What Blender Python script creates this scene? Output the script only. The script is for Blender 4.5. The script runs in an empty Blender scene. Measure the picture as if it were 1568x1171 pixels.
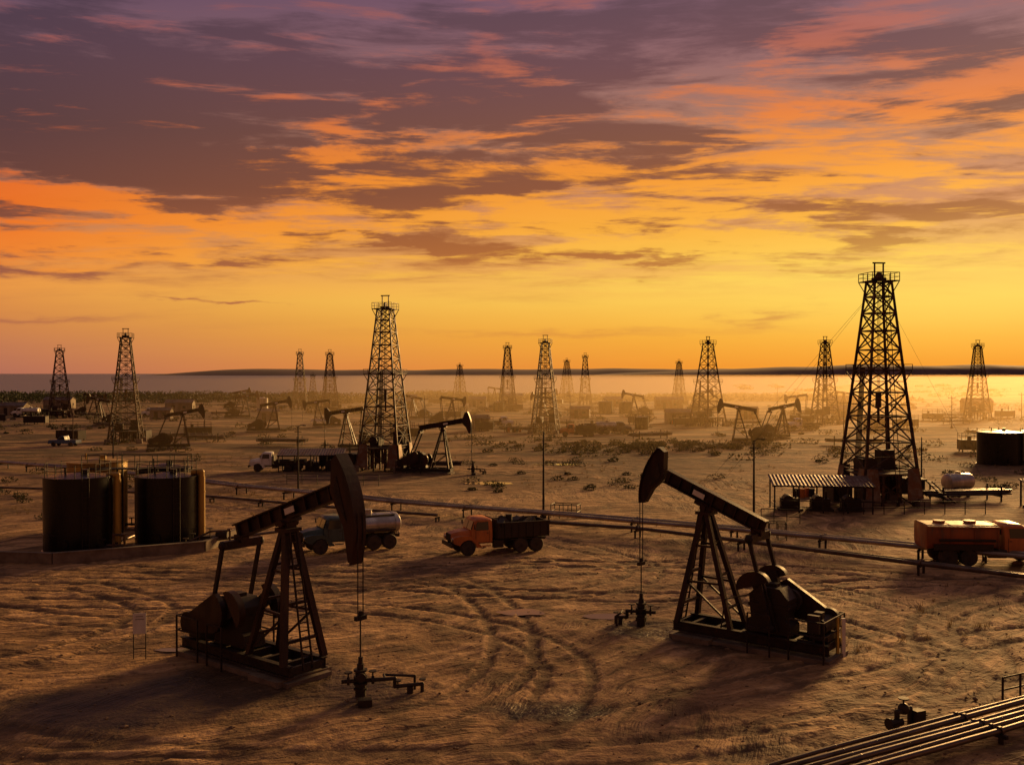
import bpy, math, random
import numpy as np
from mathutils import Vector, Matrix, noise
RND = random.Random(11)
rad = math.radians
scene = bpy.context.scene

def s2l(c):
    o = []
    for v in c[:3]:
        v = v / 255.0
        o.append(v / 12.92 if v <= 0.04045 else ((v + 0.055) / 1.055) ** 2.4)
    return (o[0], o[1], o[2], 1.0)

class NB:
    def __init__(s, nt):
        s.nt = nt
    def new(s, t):
        return s.nt.nodes.new(t)
    def put(s, sock, v):
        if isinstance(v, bpy.types.NodeSocket):
            s.nt.links.new(v, sock)
        else:
            sock.default_value = v
    def m(s, op, a, b=None, c=None, clamp=False):
        n = s.new('ShaderNodeMath'); n.operation = op; n.use_clamp = clamp
        s.put(n.inputs[0], a)
        if b is not None: s.put(n.inputs[1], b)
        if c is not None: s.put(n.inputs[2], c)
        return n.outputs[0]
    def vm(s, op, a, b=None):
        n = s.new('ShaderNodeVectorMath'); n.operation = op
        s.put(n.inputs[0], a)
        if b is not None: s.put(n.inputs[1], b)
        return n.outputs['Value'] if op in ('LENGTH', 'DOT_PRODUCT', 'DISTANCE') else n.outputs['Vector']
    def comb(s, x, y, z=0.0):
        n = s.new('ShaderNodeCombineXYZ')
        s.put(n.inputs[0], x); s.put(n.inputs[1], y); s.put(n.inputs[2], z)
        return n.outputs[0]
    def sep(s, v):
        n = s.new('ShaderNodeSeparateXYZ'); s.put(n.inputs[0], v)
        return n.outputs
    def noise(s, vec, scale=1, detail=4, rough=.5, dist=0.0):
        n = s.new('ShaderNodeTexNoise')
        s.put(n.inputs['Vector'], vec)
        n.inputs['Scale'].default_value = scale
        n.inputs['Detail'].default_value = detail
        n.inputs['Roughness'].default_value = rough
        n.inputs['Distortion'].default_value = dist
        return n.outputs['Fac']
    def ss(s, v, a, b, lo=0.0, hi=1.0, smooth=True):
        n = s.new('ShaderNodeMapRange')
        n.interpolation_type = 'SMOOTHSTEP' if smooth else 'LINEAR'
        s.put(n.inputs['Value'], v)
        n.inputs['From Min'].default_value = a; n.inputs['From Max'].default_value = b
        n.inputs['To Min'].default_value = lo; n.inputs['To Max'].default_value = hi
        return n.outputs['Result']
    def mix(s, f, a, b, mode='MIX'):
        n = s.new('ShaderNodeMix'); n.data_type = 'RGBA'; n.blend_type = mode
        s.put(n.inputs[0], f); s.put(n.inputs[6], a); s.put(n.inputs[7], b)
        return n.outputs[2]
    def ramp(s, f, stops):
        n = s.new('ShaderNodeValToRGB')
        s.put(n.inputs[0], f)
        cr = n.color_ramp
        while len(cr.elements) < len(stops):
            cr.elements.new(0.5)
        for e, (p, c) in zip(cr.elements, stops):
            e.position = p; e.color = c
        return n.outputs[0]
    def mapping(s, v, loc=(0, 0, 0), rot=(0, 0, 0), scale=(1, 1, 1), typ='POINT'):
        n = s.new('ShaderNodeMapping'); n.vector_type = typ
        s.put(n.inputs['Vector'], v)
        n.inputs['Location'].default_value = loc
        n.inputs['Rotation'].default_value = rot
        n.inputs['Scale'].default_value = scale
        return n.outputs[0]

SUN_AZ = 32.0   # degrees to the right of +Y
SUN_EL = 11.0

# ------------------------------------------------------------------ world
world = bpy.data.worlds.new("World"); scene.world = world
world.use_nodes = True
wt = world.node_tree; wt.nodes.clear(); B = NB(wt)
tc = B.new('ShaderNodeTexCoord')
D = tc.outputs['Generated']
dx, dy, dz = B.sep(D)
az = B.m('MULTIPLY', B.m('ARCTAN2', dx, dy), 57.2958)
el = B.m('MULTIPLY', B.m('ARCSINE', dz), 57.2958)
ela = B.m('ABSOLUTE', el)
zz = B.m('ADD', B.m('ABSOLUTE', dz), 0.10)
q = B.comb(B.m('DIVIDE', dx, zz), B.m('DIVIDE', dy, zz), 0.0)
AE = B.comb(az, ela, 0.0)
w1 = B.noise(B.vm('ADD', q, (3.1, 7.7, 1.3)), 1.3, 4, .58)
w2 = B.noise(B.vm('ADD', q, (13.1, 2.7, 5.3)), 1.6, 5, .6)
w3 = B.noise(B.mapping(AE, scale=(.18, .6, 1)), 1.0, 5, .6)
azw = B.m('ADD', az, B.m('MULTIPLY', B.m('SUBTRACT', w1, .5), 16.0))
elw = B.m('ADD', ela, B.m('ADD', B.m('MULTIPLY', B.m('SUBTRACT', w2, .5), 4.5), B.m('MULTIPLY', B.m('SUBTRACT', w3, .5), 4.0)))
hz = B.ss(ela, 1.0, 7.0, .22, 1.0)
elw = B.m('ADD', B.m('MULTIPLY', elw, hz), B.m('MULTIPLY', ela, B.m('SUBTRACT', 1.0, hz)))
AW = B.comb(azw, elw, 0.0)

def blobs(lst):
    tot = None
    for (a, e, sa, se, r, amp) in lst:
        v = B.mapping(AW, (a, e, 0), (0, 0, rad(r)), (sa, se, 1), 'TEXTURE')
        d2 = B.vm('DOT_PRODUCT', v, v)
        g = B.m('MULTIPLY', B.m('EXPONENT', B.m('MULTIPLY', d2, -1.0)), amp)
        tot = g if tot is None else B.m('ADD', tot, g)
    return tot

dark = blobs([(-19, 11.6, 17, 2.3, -3, 1.4), (-18, 16, 18, 2.6, 0, .65), (3, 18.0, 8, 2.0, 12, .8),
              (0, 14.2, 12, 1.8, -5, .5), (4, 10.8, 9, .9, 5, .5), (7, 6.7, 7, .75, 0, 1.0),
              (25, 8.3, 10, .9, 5, 1.1), (-15.5, 3.95, 3, .17, -2, .9), (14.2, 2.9, 2.2, .42, 3, .8),
              (-27, 2.8, 7, .25, 0, .5), (4, 2.2, 9, .22, 0, .4), (-8, 7.4, 7, .4, -3, .8),
              (22, 17, 10, 2.0, -12, .8), (-24, 5.9, 9, .5, 0, .6), (17, 6.0, 6, .4, 0, .6), (20, 11.2, 8, .5, 8, .5)])
lit = blobs([(-22, 8.5, 13, .85, -4, 1.25), (-5.5, 12.3, 6, 1.1, 0, 1.0), (-19.3, 12.4, 1.9, .3, -5, .8),
             (-12, 15.4, 6, .7, 0, .5), (-17, 6.4, 12, .7, -2, .8), (0, 8.7, 11, .9, -6, 1.2),
             (19, 13.0, 14, 1.5, 7, 1.1), (15, 9.7, 11, .8, 5, 1.05), (13, 7.6, 10, .5, 3, .9),
             (-1, 17.4, 4, .9, -40, .6), (15, 17.0, 7, .9, 10, .6), (22, 5.9, 11, .7, 0, .75),
             (6, 5.0, 15, .5, 0, .5), (-20, 12, 12, 2.0, -3, -.5)])
n1 = B.noise(B.mapping(q, (2, 5, 0), (0, 0, .35), (.8, 1.7, 1)), 1.5, 8, .64, .3)
n2 = B.noise(B.mapping(q, (7, 1, 0), (0, 0, -.2), (.75, 2.1, 1)), 2.0, 8, .66, .3)
n3 = B.noise(B.mapping(AE, (1, 3, 0), (0, 0, rad(5)), (.08, .65, 1)), 1.0, 7, .64, .5)
mid = B.ss(ela, 3.0, 8.0, .0, 1.0)
Dn = B.m('ADD', B.m('SUBTRACT', n1, .47), B.m('MULTIPLY', B.m('SUBTRACT', n3, .48), 1.1))
Dm0 = B.m('ADD', dark, B.m('MULTIPLY', Dn, B.m('ADD', B.m('MULTIPLY', mid, 3.1), .35)))
Dm = B.ss(Dm0, -.05, .95)
Ln = B.m('SUBTRACT', B.m('SUBTRACT', n2, .5), B.m('MULTIPLY', B.m('SUBTRACT', n3, .5), 1.3))
rim = B.m('MULTIPLY', B.m('MULTIPLY', Dm, B.m('SUBTRACT', 1.0, Dm)), B.m('MULTIPLY', B.ss(ela, 17, 11), 1.2))
Lm = B.m('ADD', B.m('ADD', lit, rim), B.m('MULTIPLY', Ln, B.m('ADD', B.m('MULTIPLY', mid, 4.0), .5)))
Lm = B.m('MULTIPLY', B.ss(Lm, .15, 1.3), B.ss(ela, 13, 20, 1.0, .65))
e01 = B.m('DIVIDE', ela, 60.0, clamp=True)
def st(lst): return [(e / 60.0, s2l(c)) for e, c in lst] + [(1.0, s2l((124, 102, 100)))]
Lr = B.ramp(e01, st([(0, (176, 108, 90)), (1.5, (194, 120, 84)), (3, (212, 132, 72)), (4.6, (234, 148, 68)), (6.5, (212, 128, 74)),
                     (9, (186, 112, 80)), (13, (142, 98, 92)), (17, (112, 82, 96)), (21, (82, 66, 94)), (27, (80, 70, 88))]))
Rr = B.ramp(e01, st([(0, (248, 150, 42)), (2, (252, 176, 54)), (4, (255, 204, 82)), (6, (244, 180, 88)),
                     (9, (212, 142, 94)), (13, (180, 126, 100)), (17, (152, 106, 104)), (21, (124, 88, 106)), (27, (104, 84, 96))]))
ca = B.m('COSINE', B.m('MULTIPLY', B.m('SUBTRACT', az, 25.0), .0174533))
fa = B.ss(ca, .58, 1.0, smooth=False)
base = B.mix(fa, Lr, Rr)
dL = B.ramp(e01, st([(0, (160, 94, 80)), (4, (156, 88, 72)), (7, (138, 76, 56)), (10, (98, 60, 54)), (13, (84, 57, 60)), (17, (82, 60, 72)), (22, (66, 56, 76)), (27, (64, 54, 66))]))
dR = B.ramp(e01, st([(0, (220, 130, 50)), (4, (204, 124, 60)), (7, (176, 102, 46)), (10, (146, 83, 50)), (13, (130, 79, 60)), (17, (112, 74, 78)), (22, (94, 71, 84)), (27, (70, 58, 70))]))
lL = B.ramp(e01, st([(0, (214, 132, 80)), (5, (242, 142, 54)), (8, (242, 118, 34)), (11, (228, 106, 40)), (14, (196, 96, 62)), (18, (156, 86, 84)), (27, (100, 76, 86))]))
lR = B.ramp(e01, st([(0, (255, 190, 70)), (5, (255, 212, 88)), (8, (255, 184, 62)), (11, (252, 160, 48)), (14, (236, 130, 56)), (18, (192, 104, 84)), (27, (124, 86, 92))]))
fd = B.ss(ca, .62, .99, smooth=False)
col = B.mix(B.m('MULTIPLY', Dm, .92), base, B.mix(fd, dL, dR))
lcol = B.mix(fd, lL, lR)
col = B.mix(B.m('MULTIPLY', Lm, .94), col, lcol)
gv = B.mapping(AE, (23, 4.4, 0), (0, 0, 0), (12, 2.6, 1), 'TEXTURE')
gl = B.m('MULTIPLY', B.m('EXPONENT', B.m('MULTIPLY', B.vm('DOT_PRODUCT', gv, gv), -1.0)), .5)
col = B.mix(gl, col, s2l((255, 218, 96)))
back = B.ss(ca, -.6, .55, .62, 1.0)
col = B.mix(1.0, col, B.comb(back, B.m('MULTIPLY', back, B.ss(back, .62, 1, .96, 1)), B.m('MULTIPLY', back, B.ss(back, .62, 1, .84, 1))), 'MULTIPLY')
sky = B.new('ShaderNodeTexSky'); sky.sky_type = 'NISHITA'; sky.sun_disc = False
sky.sun_elevation = rad(SUN_EL); sky.sun_rotation = rad(SUN_AZ)
sky.dust_density = 3.0
bg1 = B.new('ShaderNodeBackground'); B.put(bg1.inputs[0], sky.outputs[0]); bg1.inputs[1].default_value = 0.001
bg2 = B.new('ShaderNodeBackground'); B.put(bg2.inputs[0], col); bg2.inputs[1].default_value = 0.98
ad = B.new('ShaderNodeAddShader')
wt.links.new(bg1.outputs[0], ad.inputs[0]); wt.links.new(bg2.outputs[0], ad.inputs[1])
wo = B.new('ShaderNodeOutputWorld'); wt.links.new(ad.outputs[0], wo.inputs[0])
world.cycles.sampling_method = 'NONE'

sd = bpy.data.lights.new("sun", 'SUN'); sd.energy = 5.0; sd.angle = rad(12.0); sd.color = (1.0, .56, .19)
so = bpy.data.objects.new("sun", sd); scene.collection.objects.link(so)
sdir = Vector((math.sin(rad(SUN_AZ)) * math.cos(rad(SUN_EL)), math.cos(rad(SUN_AZ)) * math.cos(rad(SUN_EL)), math.sin(rad(SUN_EL))))
so.rotation_euler = sdir.to_track_quat('Z', 'Y').to_euler()
so.location = sdir * 300

# ------------------------------------------------------------------ materials
MATS = {}
def pmat(name, c1, c2=None, rough=.6, metal=0.0, scale=3.0, bump=.1, rust=None, rustamt=.5, streak=False, bscale=None, spec=.5):
    m = bpy.data.materials.new(name); m.use_nodes = True
    b = NB(m.node_tree); P = m.node_tree.nodes['Principled BSDF']
    t = b.new('ShaderNodeTexCoord').outputs['Object']
    if streak: t2 = b.mapping(t, scale=(1, 1, .25))
    else: t2 = t
    c2 = c2 or tuple(v * .6 for v in c1)
    n = b.noise(t2, scale, 4, .6)
    c = b.mix(b.ss(n, .3, .7), (*c1, 1), (*c2, 1))
    r = b.ss(n, .3, .7, max(rough - .1, .05), min(rough + .1, 1))
    if rust:
        n2 = b.noise(t2, scale * 1.7, 5, .7)
        f = b.ss(n2, 1 - rustamt - .08, 1 - rustamt + .08)
        c = b.mix(f, c, (*rust, 1))
    b.put(P.inputs['Base Color'], c)
    b.put(P.inputs['Roughness'], r)
    P.inputs['Metallic'].default_value = metal
    P.inputs['Specular IOR Level'].default_value = spec
    if bump:
        bn = b.new('ShaderNodeBump'); bn.inputs['Strength'].default_value = bump; bn.inputs['Distance'].default_value = .05
        b.put(bn.inputs['Height'], b.noise(t, bscale or scale * 6, 3, .6))
        m.node_tree.links.new(bn.outputs[0], P.inputs['Normal'])
    MATS[name] = m
    return m
pmat('rusty_steel', (.04, .025, .018), (.02, .014, .012), .65, .2, 2.5, .15, (.08, .032, .014), .35, spec=.35)
pmat('derrick_steel', (.055, .033, .021), (.03, .019, .014), .6, .25, 1.2, 0, (.12, .05, .02), .45, spec=.35)
pmat('pump_paint', (.045, .014, .009), (.018, .009, .008), .5, .05, 1.6, .1, (.035, .02, .013), .4, streak=True, spec=.3)
pmat('tank_black', (.007, .006, .0055), (.012, .009, .0075), .3, 0, .9, 0, (.03, .016, .009), .22, streak=True, spec=.3)
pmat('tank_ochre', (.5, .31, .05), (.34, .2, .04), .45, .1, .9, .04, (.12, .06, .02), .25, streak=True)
pmat('silver_paint', (.55, .53, .5), (.35, .32, .29), .35, .6, 1.5, .03, (.22, .13, .08), .25, streak=True)
pmat('orange_paint', (.62, .19, .04), (.42, .12, .03), .42, 0, 2, .03, (.25, .13, .06), .3, streak=True)
pmat('tank_orange', (.36, .085, .02), (.2, .055, .02), .45, 0, 1.5, .03, (.14, .08, .045), .4, streak=True)
pmat('teal_paint', (.05, .085, .085), (.03, .05, .05), .42, 0, 2, .03, (.14, .09, .06), .25, streak=True)
pmat('white_paint', (.8, .78, .75), (.68, .64, .58), .5, 0, 2, .02, (.4, .26, .16), .15, streak=True)
pmat('blue_paint', (.05, .11, .25), (.03, .07, .16), .4, 0, 2, .02)
pmat('yellow_paint', (.6, .4, .06), (.42, .27, .05), .5, 0, 2, .02, (.2, .1, .05), .3)
pmat('dark_body', (.03, .022, .017), (.05, .032, .022), .6, .1, 2, .1, (.09, .04, .02), .3, spec=.3)
pmat('rubber', (.02, .017, .015), (.07, .048, .03), .85, 0, 3, .1)
pmat('concrete', (.22, .17, .125), (.13, .095, .07), .9, 0, 1.2, .2, (.08, .06, .05), .3)
pmat('wood', (.13, .085, .05), (.07, .045, .03), .85, 0, 2, .2)
pmat('corrugated', (.2, .16, .13), (.12, .085, .06), .55, .4, .8, .0, (.14, .06, .03), .5)
pmat('pipe_steel', (.14, .10, .075), (.07, .048, .035), .4, .6, 1.3, .03, (.13, .06, .03), .4)
pmat('pipe_bright', (.36, .29, .24), (.2, .155, .12), .32, .7, .8, .03, (.13, .06, .03), .25)
pmat('chrome', (.5, .45, .4), (.3, .27, .25), .2, .9, 3, 0)
pmat('shed_wall', (.3, .24, .17), (.18, .135, .09), .8, 0, .9, .1, (.12, .06, .03), .3, streak=True)
pmat('leaf_dark', (.03, .036, .016), (.05, .05, .022), .8, 0, .35, 0)
pmat('leaf_dry', (.085, .072, .03), (.042, .04, .018), .85, 0, .3, 0)
pmat('grass_dry', (.28, .19, .08), (.16, .11, .05), .9, 0, .5, 0)
pmat('stone', (.24, .15, .085), (.14, .09, .05), .9, 0, 2, 0)
g = bpy.data.materials.new('window_glass'); g.use_nodes = True
p = g.node_tree.nodes['Principled BSDF']; p.inputs['Base Color'].default_value = (.02, .025, .03, 1); p.inputs['Roughness'].default_value = .08
MATS['glass'] = g
for nm in ('leaf_dark', 'leaf_dry', 'grass_dry'):
    m = MATS[nm]; nt = m.node_tree; P = nt.nodes['Principled BSDF']
    tr = nt.nodes.new('ShaderNodeBsdfTranslucent'); mx = nt.nodes.new('ShaderNodeMixShader'); mx.inputs[0].default_value = .3
    src = P.inputs['Base Color'].links[0].from_socket
    nt.links.new(src, tr.inputs[0]); nt.links.new(P.outputs[0], mx.inputs[1]); nt.links.new(tr.outputs[0], mx.inputs[2])
    nt.links.new(mx.outputs[0], nt.nodes['Material Output'].inputs[0])

# ------------------------------------------------------------------ mesh builder
class MB:
    def __init__(s, mat='rusty_steel'):
        s.v = []; s.f = []; s.mi = []; s.mats = []; s.cur = 0; s.mat(mat)
    def mat(s, n):
        if n not in s.mats: s.mats.append(n)
        s.cur = s.mats.index(n); return s
    def add(s, vs, fs):
        o = len(s.v); s.v.extend([tuple(v) for v in vs])
        for f in fs:
            s.f.append(tuple(i + o for i in f)); s.mi.append(s.cur)
    def box(s, c, d, rz=0.0, rx=0.0, ry=0.0, taper=1.0):
        M = Matrix.Rotation(rz, 3, 'Z') @ Matrix.Rotation(ry, 3, 'Y') @ Matrix.Rotation(rx, 3, 'X')
        vs = []
        for z in (-1, 1):
            k = taper if z > 0 else 1
            for x, y in ((-1, -1), (1, -1), (1, 1), (-1, 1)):
                vs.append(Vector(c) + M @ Vector((x * d[0] / 2 * k, y * d[1] / 2 * k, z * d[2] / 2)))
        s.add(vs, [(3, 2, 1, 0), (4, 5, 6, 7), (0, 1, 5, 4), (1, 2, 6, 5), (2, 3, 7, 6), (3, 0, 4, 7)])
    def beam(s, p, q, w, h=None):
        h = h or w
        p = Vector(p); q = Vector(q); d = (q - p)
        if d.length < 1e-5: return
        d.normalize()
        up = Vector((0, 0, 1)) if abs(d.z) < .95 else Vector((1, 0, 0))
        a = d.cross(up).normalized() * w / 2; b = a.cross(d).normalized() * h / 2
        vs = [p - a - b, p + a - b, p + a + b, p - a + b, q - a - b, q + a - b, q + a + b, q - a + b]
        s.add(vs, [(0, 1, 2, 3), (7, 6, 5, 4), (4, 5, 1, 0), (5, 6, 2, 1), (6, 7, 3, 2), (7, 4, 0, 3)])
    def cyl(s, p, q, r1, r2=None, n=12, cap=True):
        r2 = r1 if r2 is None else r2
        p = Vector(p); q = Vector(q); d = (q - p).normalized()
        up = Vector((0, 0, 1)) if abs(d.z) < .95 else Vector((1, 0, 0))
        a = d.cross(up).normalized(); b = d.cross(a).normalized()
        vs = []
        for c, r in ((p, r1), (q, r2)):
            for i in range(n):
                t = 2 * math.pi * i / n
                vs.append(c + (a * math.cos(t) + b * math.sin(t)) * r)
        fs = [(i, (i + 1) % n, n + (i + 1) % n, n + i) for i in range(n)]
        if cap:
            fs.append(tuple(range(n - 1, -1, -1))); fs.append(tuple(range(n, 2 * n)))
        s.add(vs, fs)
    def lathe(s, p, axis, prof, n=20):
        p = Vector(p); d = Vector(axis).normalized()
        up = Vector((0, 0, 1)) if abs(d.z) < .95 else Vector((1, 0, 0))
        a = d.cross(up).normalized(); b = d.cross(a).normalized()
        vs = []
        for t, r in prof:
            for i in range(n):
                th = 2 * math.pi * i / n
                vs.append(p + d * t + (a * math.cos(th) + b * math.sin(th)) * max(r, 1e-3))
        fs = []
        for k in range(len(prof) - 1):
            for i in range(n):
                j = (i + 1) % n
                fs.append((k * n + i, k * n + j, (k + 1) * n + j, (k + 1) * n + i))
        fs.append(tuple(range(n - 1, -1, -1))); fs.append(tuple(range((len(prof) - 1) * n, len(prof) * n)))
        s.add(vs, fs)
    def prism(s, pts, ext):
        n = len(pts); e = Vector(ext)
        vs = [Vector(p) for p in pts] + [Vector(p) + e for p in pts]
        fs = [tuple(range(n - 1, -1, -1)), tuple(range(n, 2 * n))] + [(i, (i + 1) % n, n + (i + 1) % n, n + i) for i in range(n)]
        s.add(vs, fs)
    def xz(s, pts, y0, y1):
        s.prism([(x, y0, z) for x, z in pts], (0, y1 - y0, 0))
    def tube(s, pts, r, n=8):
        for a, b in zip(pts[:-1], pts[1:]): s.cyl(a, b, r, n=n)
        for a in pts[1:-1]: s.ball(a, r * 1.05, 6, n)
    def ball(s, c, r, nu=6, nv=10, sc=(1, 1, 1)):
        vs = []
        for i in range(nu + 1):
            ph = math.pi * i / nu
            for j in range(nv):
                th = 2 * math.pi * j / nv
                vs.append((c[0] + sc[0] * r * math.sin(ph) * math.cos(th), c[1] + sc[1] * r * math.sin(ph) * math.sin(th), c[2] + sc[2] * r * math.cos(ph)))
        fs = []
        for i in range(nu):
            for j in range(nv):
                k = (j + 1) % nv
                fs.append((i * nv + j, (i + 1) * nv + j, (i + 1) * nv + k, i * nv + k))
        s.add(vs, fs)
    def mesh(s, name, smooth=True):
        me = bpy.data.meshes.new(name)
        me.from_pydata(s.v, [], s.f)
        for m in s.mats: me.materials.append(MATS[m])
        me.polygons.foreach_set('material_index', s.mi)
        if smooth:
            me.polygons.foreach_set('use_smooth', [True] * len(s.f))
            me.set_sharp_from_angle(angle=rad(35))
        me.update()
        return me

def link(o):
    scene.collection.objects.link(o); return o
def place(name, data, loc, rz=0.0, sc=None):
    o = bpy.data.objects.new(name, data); link(o)
    o.location = loc; o.rotation_euler = (0, 0, rz)
    if sc: o.scale = (sc, sc, sc) if not isinstance(sc, tuple) else sc
    return o
def group(name, parts, loc, rz=0.0, sc=None):
    e = place(name, None, loc, rz, sc)
    for pn, me in parts.items():
        c = bpy.data.objects.new(pn, me); link(c); c.parent = e
    return e

# ------------------------------------------------------------------ terrain height
def shore(x):
    s = 520 + 14 * noise.noise(Vector((x * .01, 3.3, 0)))+ 6 * noise.noise(Vector((x * .05, 1.3, 0)))
    if x > 110: s += (x - 110) * 2.2
    return s
def gh(x, y):
    r = .05 * noise.noise(Vector((x * .25, y * .25, 0)))
    if y > 55:
        k = min((y - 55) / 120, 1)
        r += k * (.55 * noise.noise(Vector((x * .018, y * .03, 4.2))) + .25 * noise.noise(Vector((x * .07, y * .09, 9.2))))
    return r
# vehicle tracks: ruts pressed into the dirt (centre line polylines)
def spl(pts, n=14):
    o = []
    P_ = [Vector(p) for p in pts]; P_ = [P_[0] * 2 - P_[1]] + P_ + [P_[-1] * 2 - P_[-2]]
    for i in range(1, len(P_) - 2):
        for k in range(n):
            t = k / n; a, b_, c_, d_ = P_[i - 1], P_[i], P_[i + 1], P_[i + 2]
            o.append(.5 * ((2 * b_) + (c_ - a) * t + (2 * a - 5 * b_ + 4 * c_ - d_) * t * t + (3 * b_ - a - 3 * c_ + d_) * t ** 3))
    o.append(P_[-2]); return o
TRACKS = [[(-34, 46), (-18, 33), (2, 31), (16, 38), (22, 50), (40, 60)], [(-30, 28), (-8, 29.5), (10, 33.5), (20, 42), (18, 54), (6, 62), (-12, 64)],
          [(-30, 56), (-12, 55), (4, 60), (14, 64)], [(-26, 52), (-6, 50), (2, 42), (0, 32), (-6, 24)], [(40, 50), (24, 46), (6, 36), (-4, 27), (-10, 22)],
          [(44, 44), (26, 40), (10, 31), (4, 24)], [(-40, 40), (-24, 38), (-16, 30), (-14, 22)], [(-18, 60), (0, 54), (6, 56), (8, 62), (2, 72)],
          [(34, 58), (18, 56), (6, 53), (-10, 57), (-28, 62)], [(28, 36), (20, 33), (14, 26), (12, 20)], [(-22, 26), (-4, 27), (6, 27), (18, 30), (30, 36)],
          [(-44, 60), (-26, 50), (-18, 48), (-12, 52), (-4, 60)], [(-28, 40), (-20, 42), (-18, 50), (-24, 56)], [(-30, 34), (-12, 31), (-2, 36), (0, 46), (-4, 58), (-14, 62)],
          [(12, 56), (14, 50), (18, 42), (16, 36), (8, 30), (-6, 25)], [(-24, 30), (-4, 30.5), (14, 34), (28, 44)], [(-32, 60), (-14, 58.5), (2, 62), (16, 61), (34, 54)]]
ys = list(np.arange(23, 64, .19))
def span(a, b, st0, grow, lim):
    o = [a]; s = st0
    while abs(o[-1]) < abs(b):
        s = min(s * grow, lim); o.append(o[-1] + (s if b > a else -s))
    return o
ys = ys + span(64, 9000, .22, 1.035, 500)
ys = sorted(span(23, -300, .4, 1.25, 60)[1:][::-1] + ys)
xr = span(28, 7000, .22, 1.05, 500)
xs = sorted([-v for v in xr] + list(np.arange(-27.8, 27.9, .2)) + xr)
nx, ny = len(xs), len(ys)
XS = np.array(xs); YS = np.array(ys)
rut = np.zeros((ny, nx)); 
for ti_, tr_ in enumerate(TRACKS):
    c_ = spl([(p[0], p[1]) for p in tr_])
    for off in (-.95, .95):
        for a_, b_ in zip(c_[:-1], c_[1:]):
            d_ = (b_ - a_); L = d_.length
            if L < 1e-4: continue
            nrm = Vector((-d_.y, d_.x)) / L
            k = max(int(L / .12), 1)
            for i in range(k):
                p_ = a_ + d_ * (i / k) + nrm * off
                ix0 = np.searchsorted(XS, p_.x - .5); ix1 = np.searchsorted(XS, p_.x + .5)
                iy0 = np.searchsorted(YS, p_.y - .5); iy1 = np.searchsorted(YS, p_.y + .5)
                if ix1 <= ix0 or iy1 <= iy0: continue
                r2 = (XS[None, ix0:ix1] - p_.x) ** 2 + (YS[iy0:iy1, None] - p_.y) ** 2
                r_ = np.sqrt(r2)
                amp = max(.2, .8 + .7 * noise.noise(Vector((p_.x * .12, p_.y * .12, ti_ * 3.1))))
                val = amp * np.where(r_ < .27, -1.0, np.where(r_ < .5, .5 * (1 - abs(r_ - .38) / .12), 0))
                sub = rut[iy0:iy1, ix0:ix1]
                rut[iy0:iy1, ix0:ix1] = np.where((val < 0) | (sub >= 0), np.where(val < 0, np.minimum(sub, val), np.maximum(sub, val)), sub)
def gfine(x, y):
    z = gh(x, y)
    if y < 90 and abs(x) < 60:
        z += .07 * noise.noise(Vector((x * .7, y * .8, 1.7))) + .045 * noise.noise(Vector((x * 2.0, y * 2.4, 5.7)))
    s = shore(x)
    if y > s - 25:
        t = min((y - s + 25) / 50, 1); z = z * (1 - t) - 3.0 * t
    return z
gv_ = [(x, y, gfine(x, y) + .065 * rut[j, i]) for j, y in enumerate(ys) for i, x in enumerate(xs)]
gf = [(j * nx + i, j * nx + i + 1, (j + 1) * nx + i + 1, (j + 1) * nx + i) for j in range(ny - 1) for i in range(nx - 1)]
me = bpy.data.meshes.new('ground'); me.from_pydata(gv_, [], gf)
me.polygons.foreach_set('use_smooth', [True] * len(gf))
at = me.attributes.new('rut', 'FLOAT', 'POINT'); at.data.foreach_set('value', rut.reshape(-1).astype(np.float32))
gm = bpy.data.materials.new('dirt_ground'); gm.use_nodes = True
b = NB(gm.node_tree); P = gm.node_tree.nodes['Principled BSDF']
t = b.new('ShaderNodeTexCoord').outputs['Object']
wn = b.noise(t, .12, 2, .5)
tw = b.vm('ADD', t, b.comb(b.m('MULTIPLY', wn, 6), b.m('MULTIPLY', b.noise(t, .09, 2, .5), 6), 0))
def rings(cx, cy, fr, fang, det=4):
    v = b.vm('SUBTRACT', tw, (cx, cy, 0)); X, Y, Z = b.sep(v)
    r = b.m('SQRT', b.m('ADD', b.m('MULTIPLY', X, X), b.m('MULTIPLY', Y, Y)))
    a = b.m('ARCTAN2', Y, X)
    return b.noise(b.comb(b.m('MULTIPLY', r, fr), b.m('MULTIPLY', a, fang), 0), 1.0, det, .7)
r1 = rings(-30, 95, 1.0, 7.0); r2 = rings(26, 22, 1.1, 4.0)
sel = b.ss(b.noise(t, .035, 1, .5), .44, .56)
st_ = b.mix(sel, r1, r2)
X, Y, Z = b.sep(t)
big = b.noise(b.mapping(t, scale=(.35, 1, 1)), .05, 3, .6)
med = b.noise(t, .4, 5, .66); fine = b.noise(t, 4.0, 4, .7)
c = b.mix(b.ss(big, .35, .65), (.28, .155, .07, 1), (.46, .265, .125, 1))
c = b.mix(b.m('MULTIPLY', b.ss(st_, .50, .62), .85), c, (.66, .40, .2, 1))
c = b.mix(b.m('MULTIPLY', b.ss(st_, .48, .34), .85), c, (.11, .062, .031, 1))
c = b.mix(b.m('MULTIPLY', b.ss(med, .49, .61), .75), c, (.125, .072, .037, 1))
c = b.mix(b.ss(fine, .45, .75, 0, .55), c, (.09, .056, .031, 1))
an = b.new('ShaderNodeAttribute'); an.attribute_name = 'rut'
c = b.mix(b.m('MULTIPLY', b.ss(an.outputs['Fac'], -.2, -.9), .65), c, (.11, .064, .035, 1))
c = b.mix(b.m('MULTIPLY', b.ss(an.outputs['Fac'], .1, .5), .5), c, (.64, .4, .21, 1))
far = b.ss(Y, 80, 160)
sc_ = b.noise(b.mapping(t, scale=(.4, 1.3, 1)), .09, 4, .7)
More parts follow.
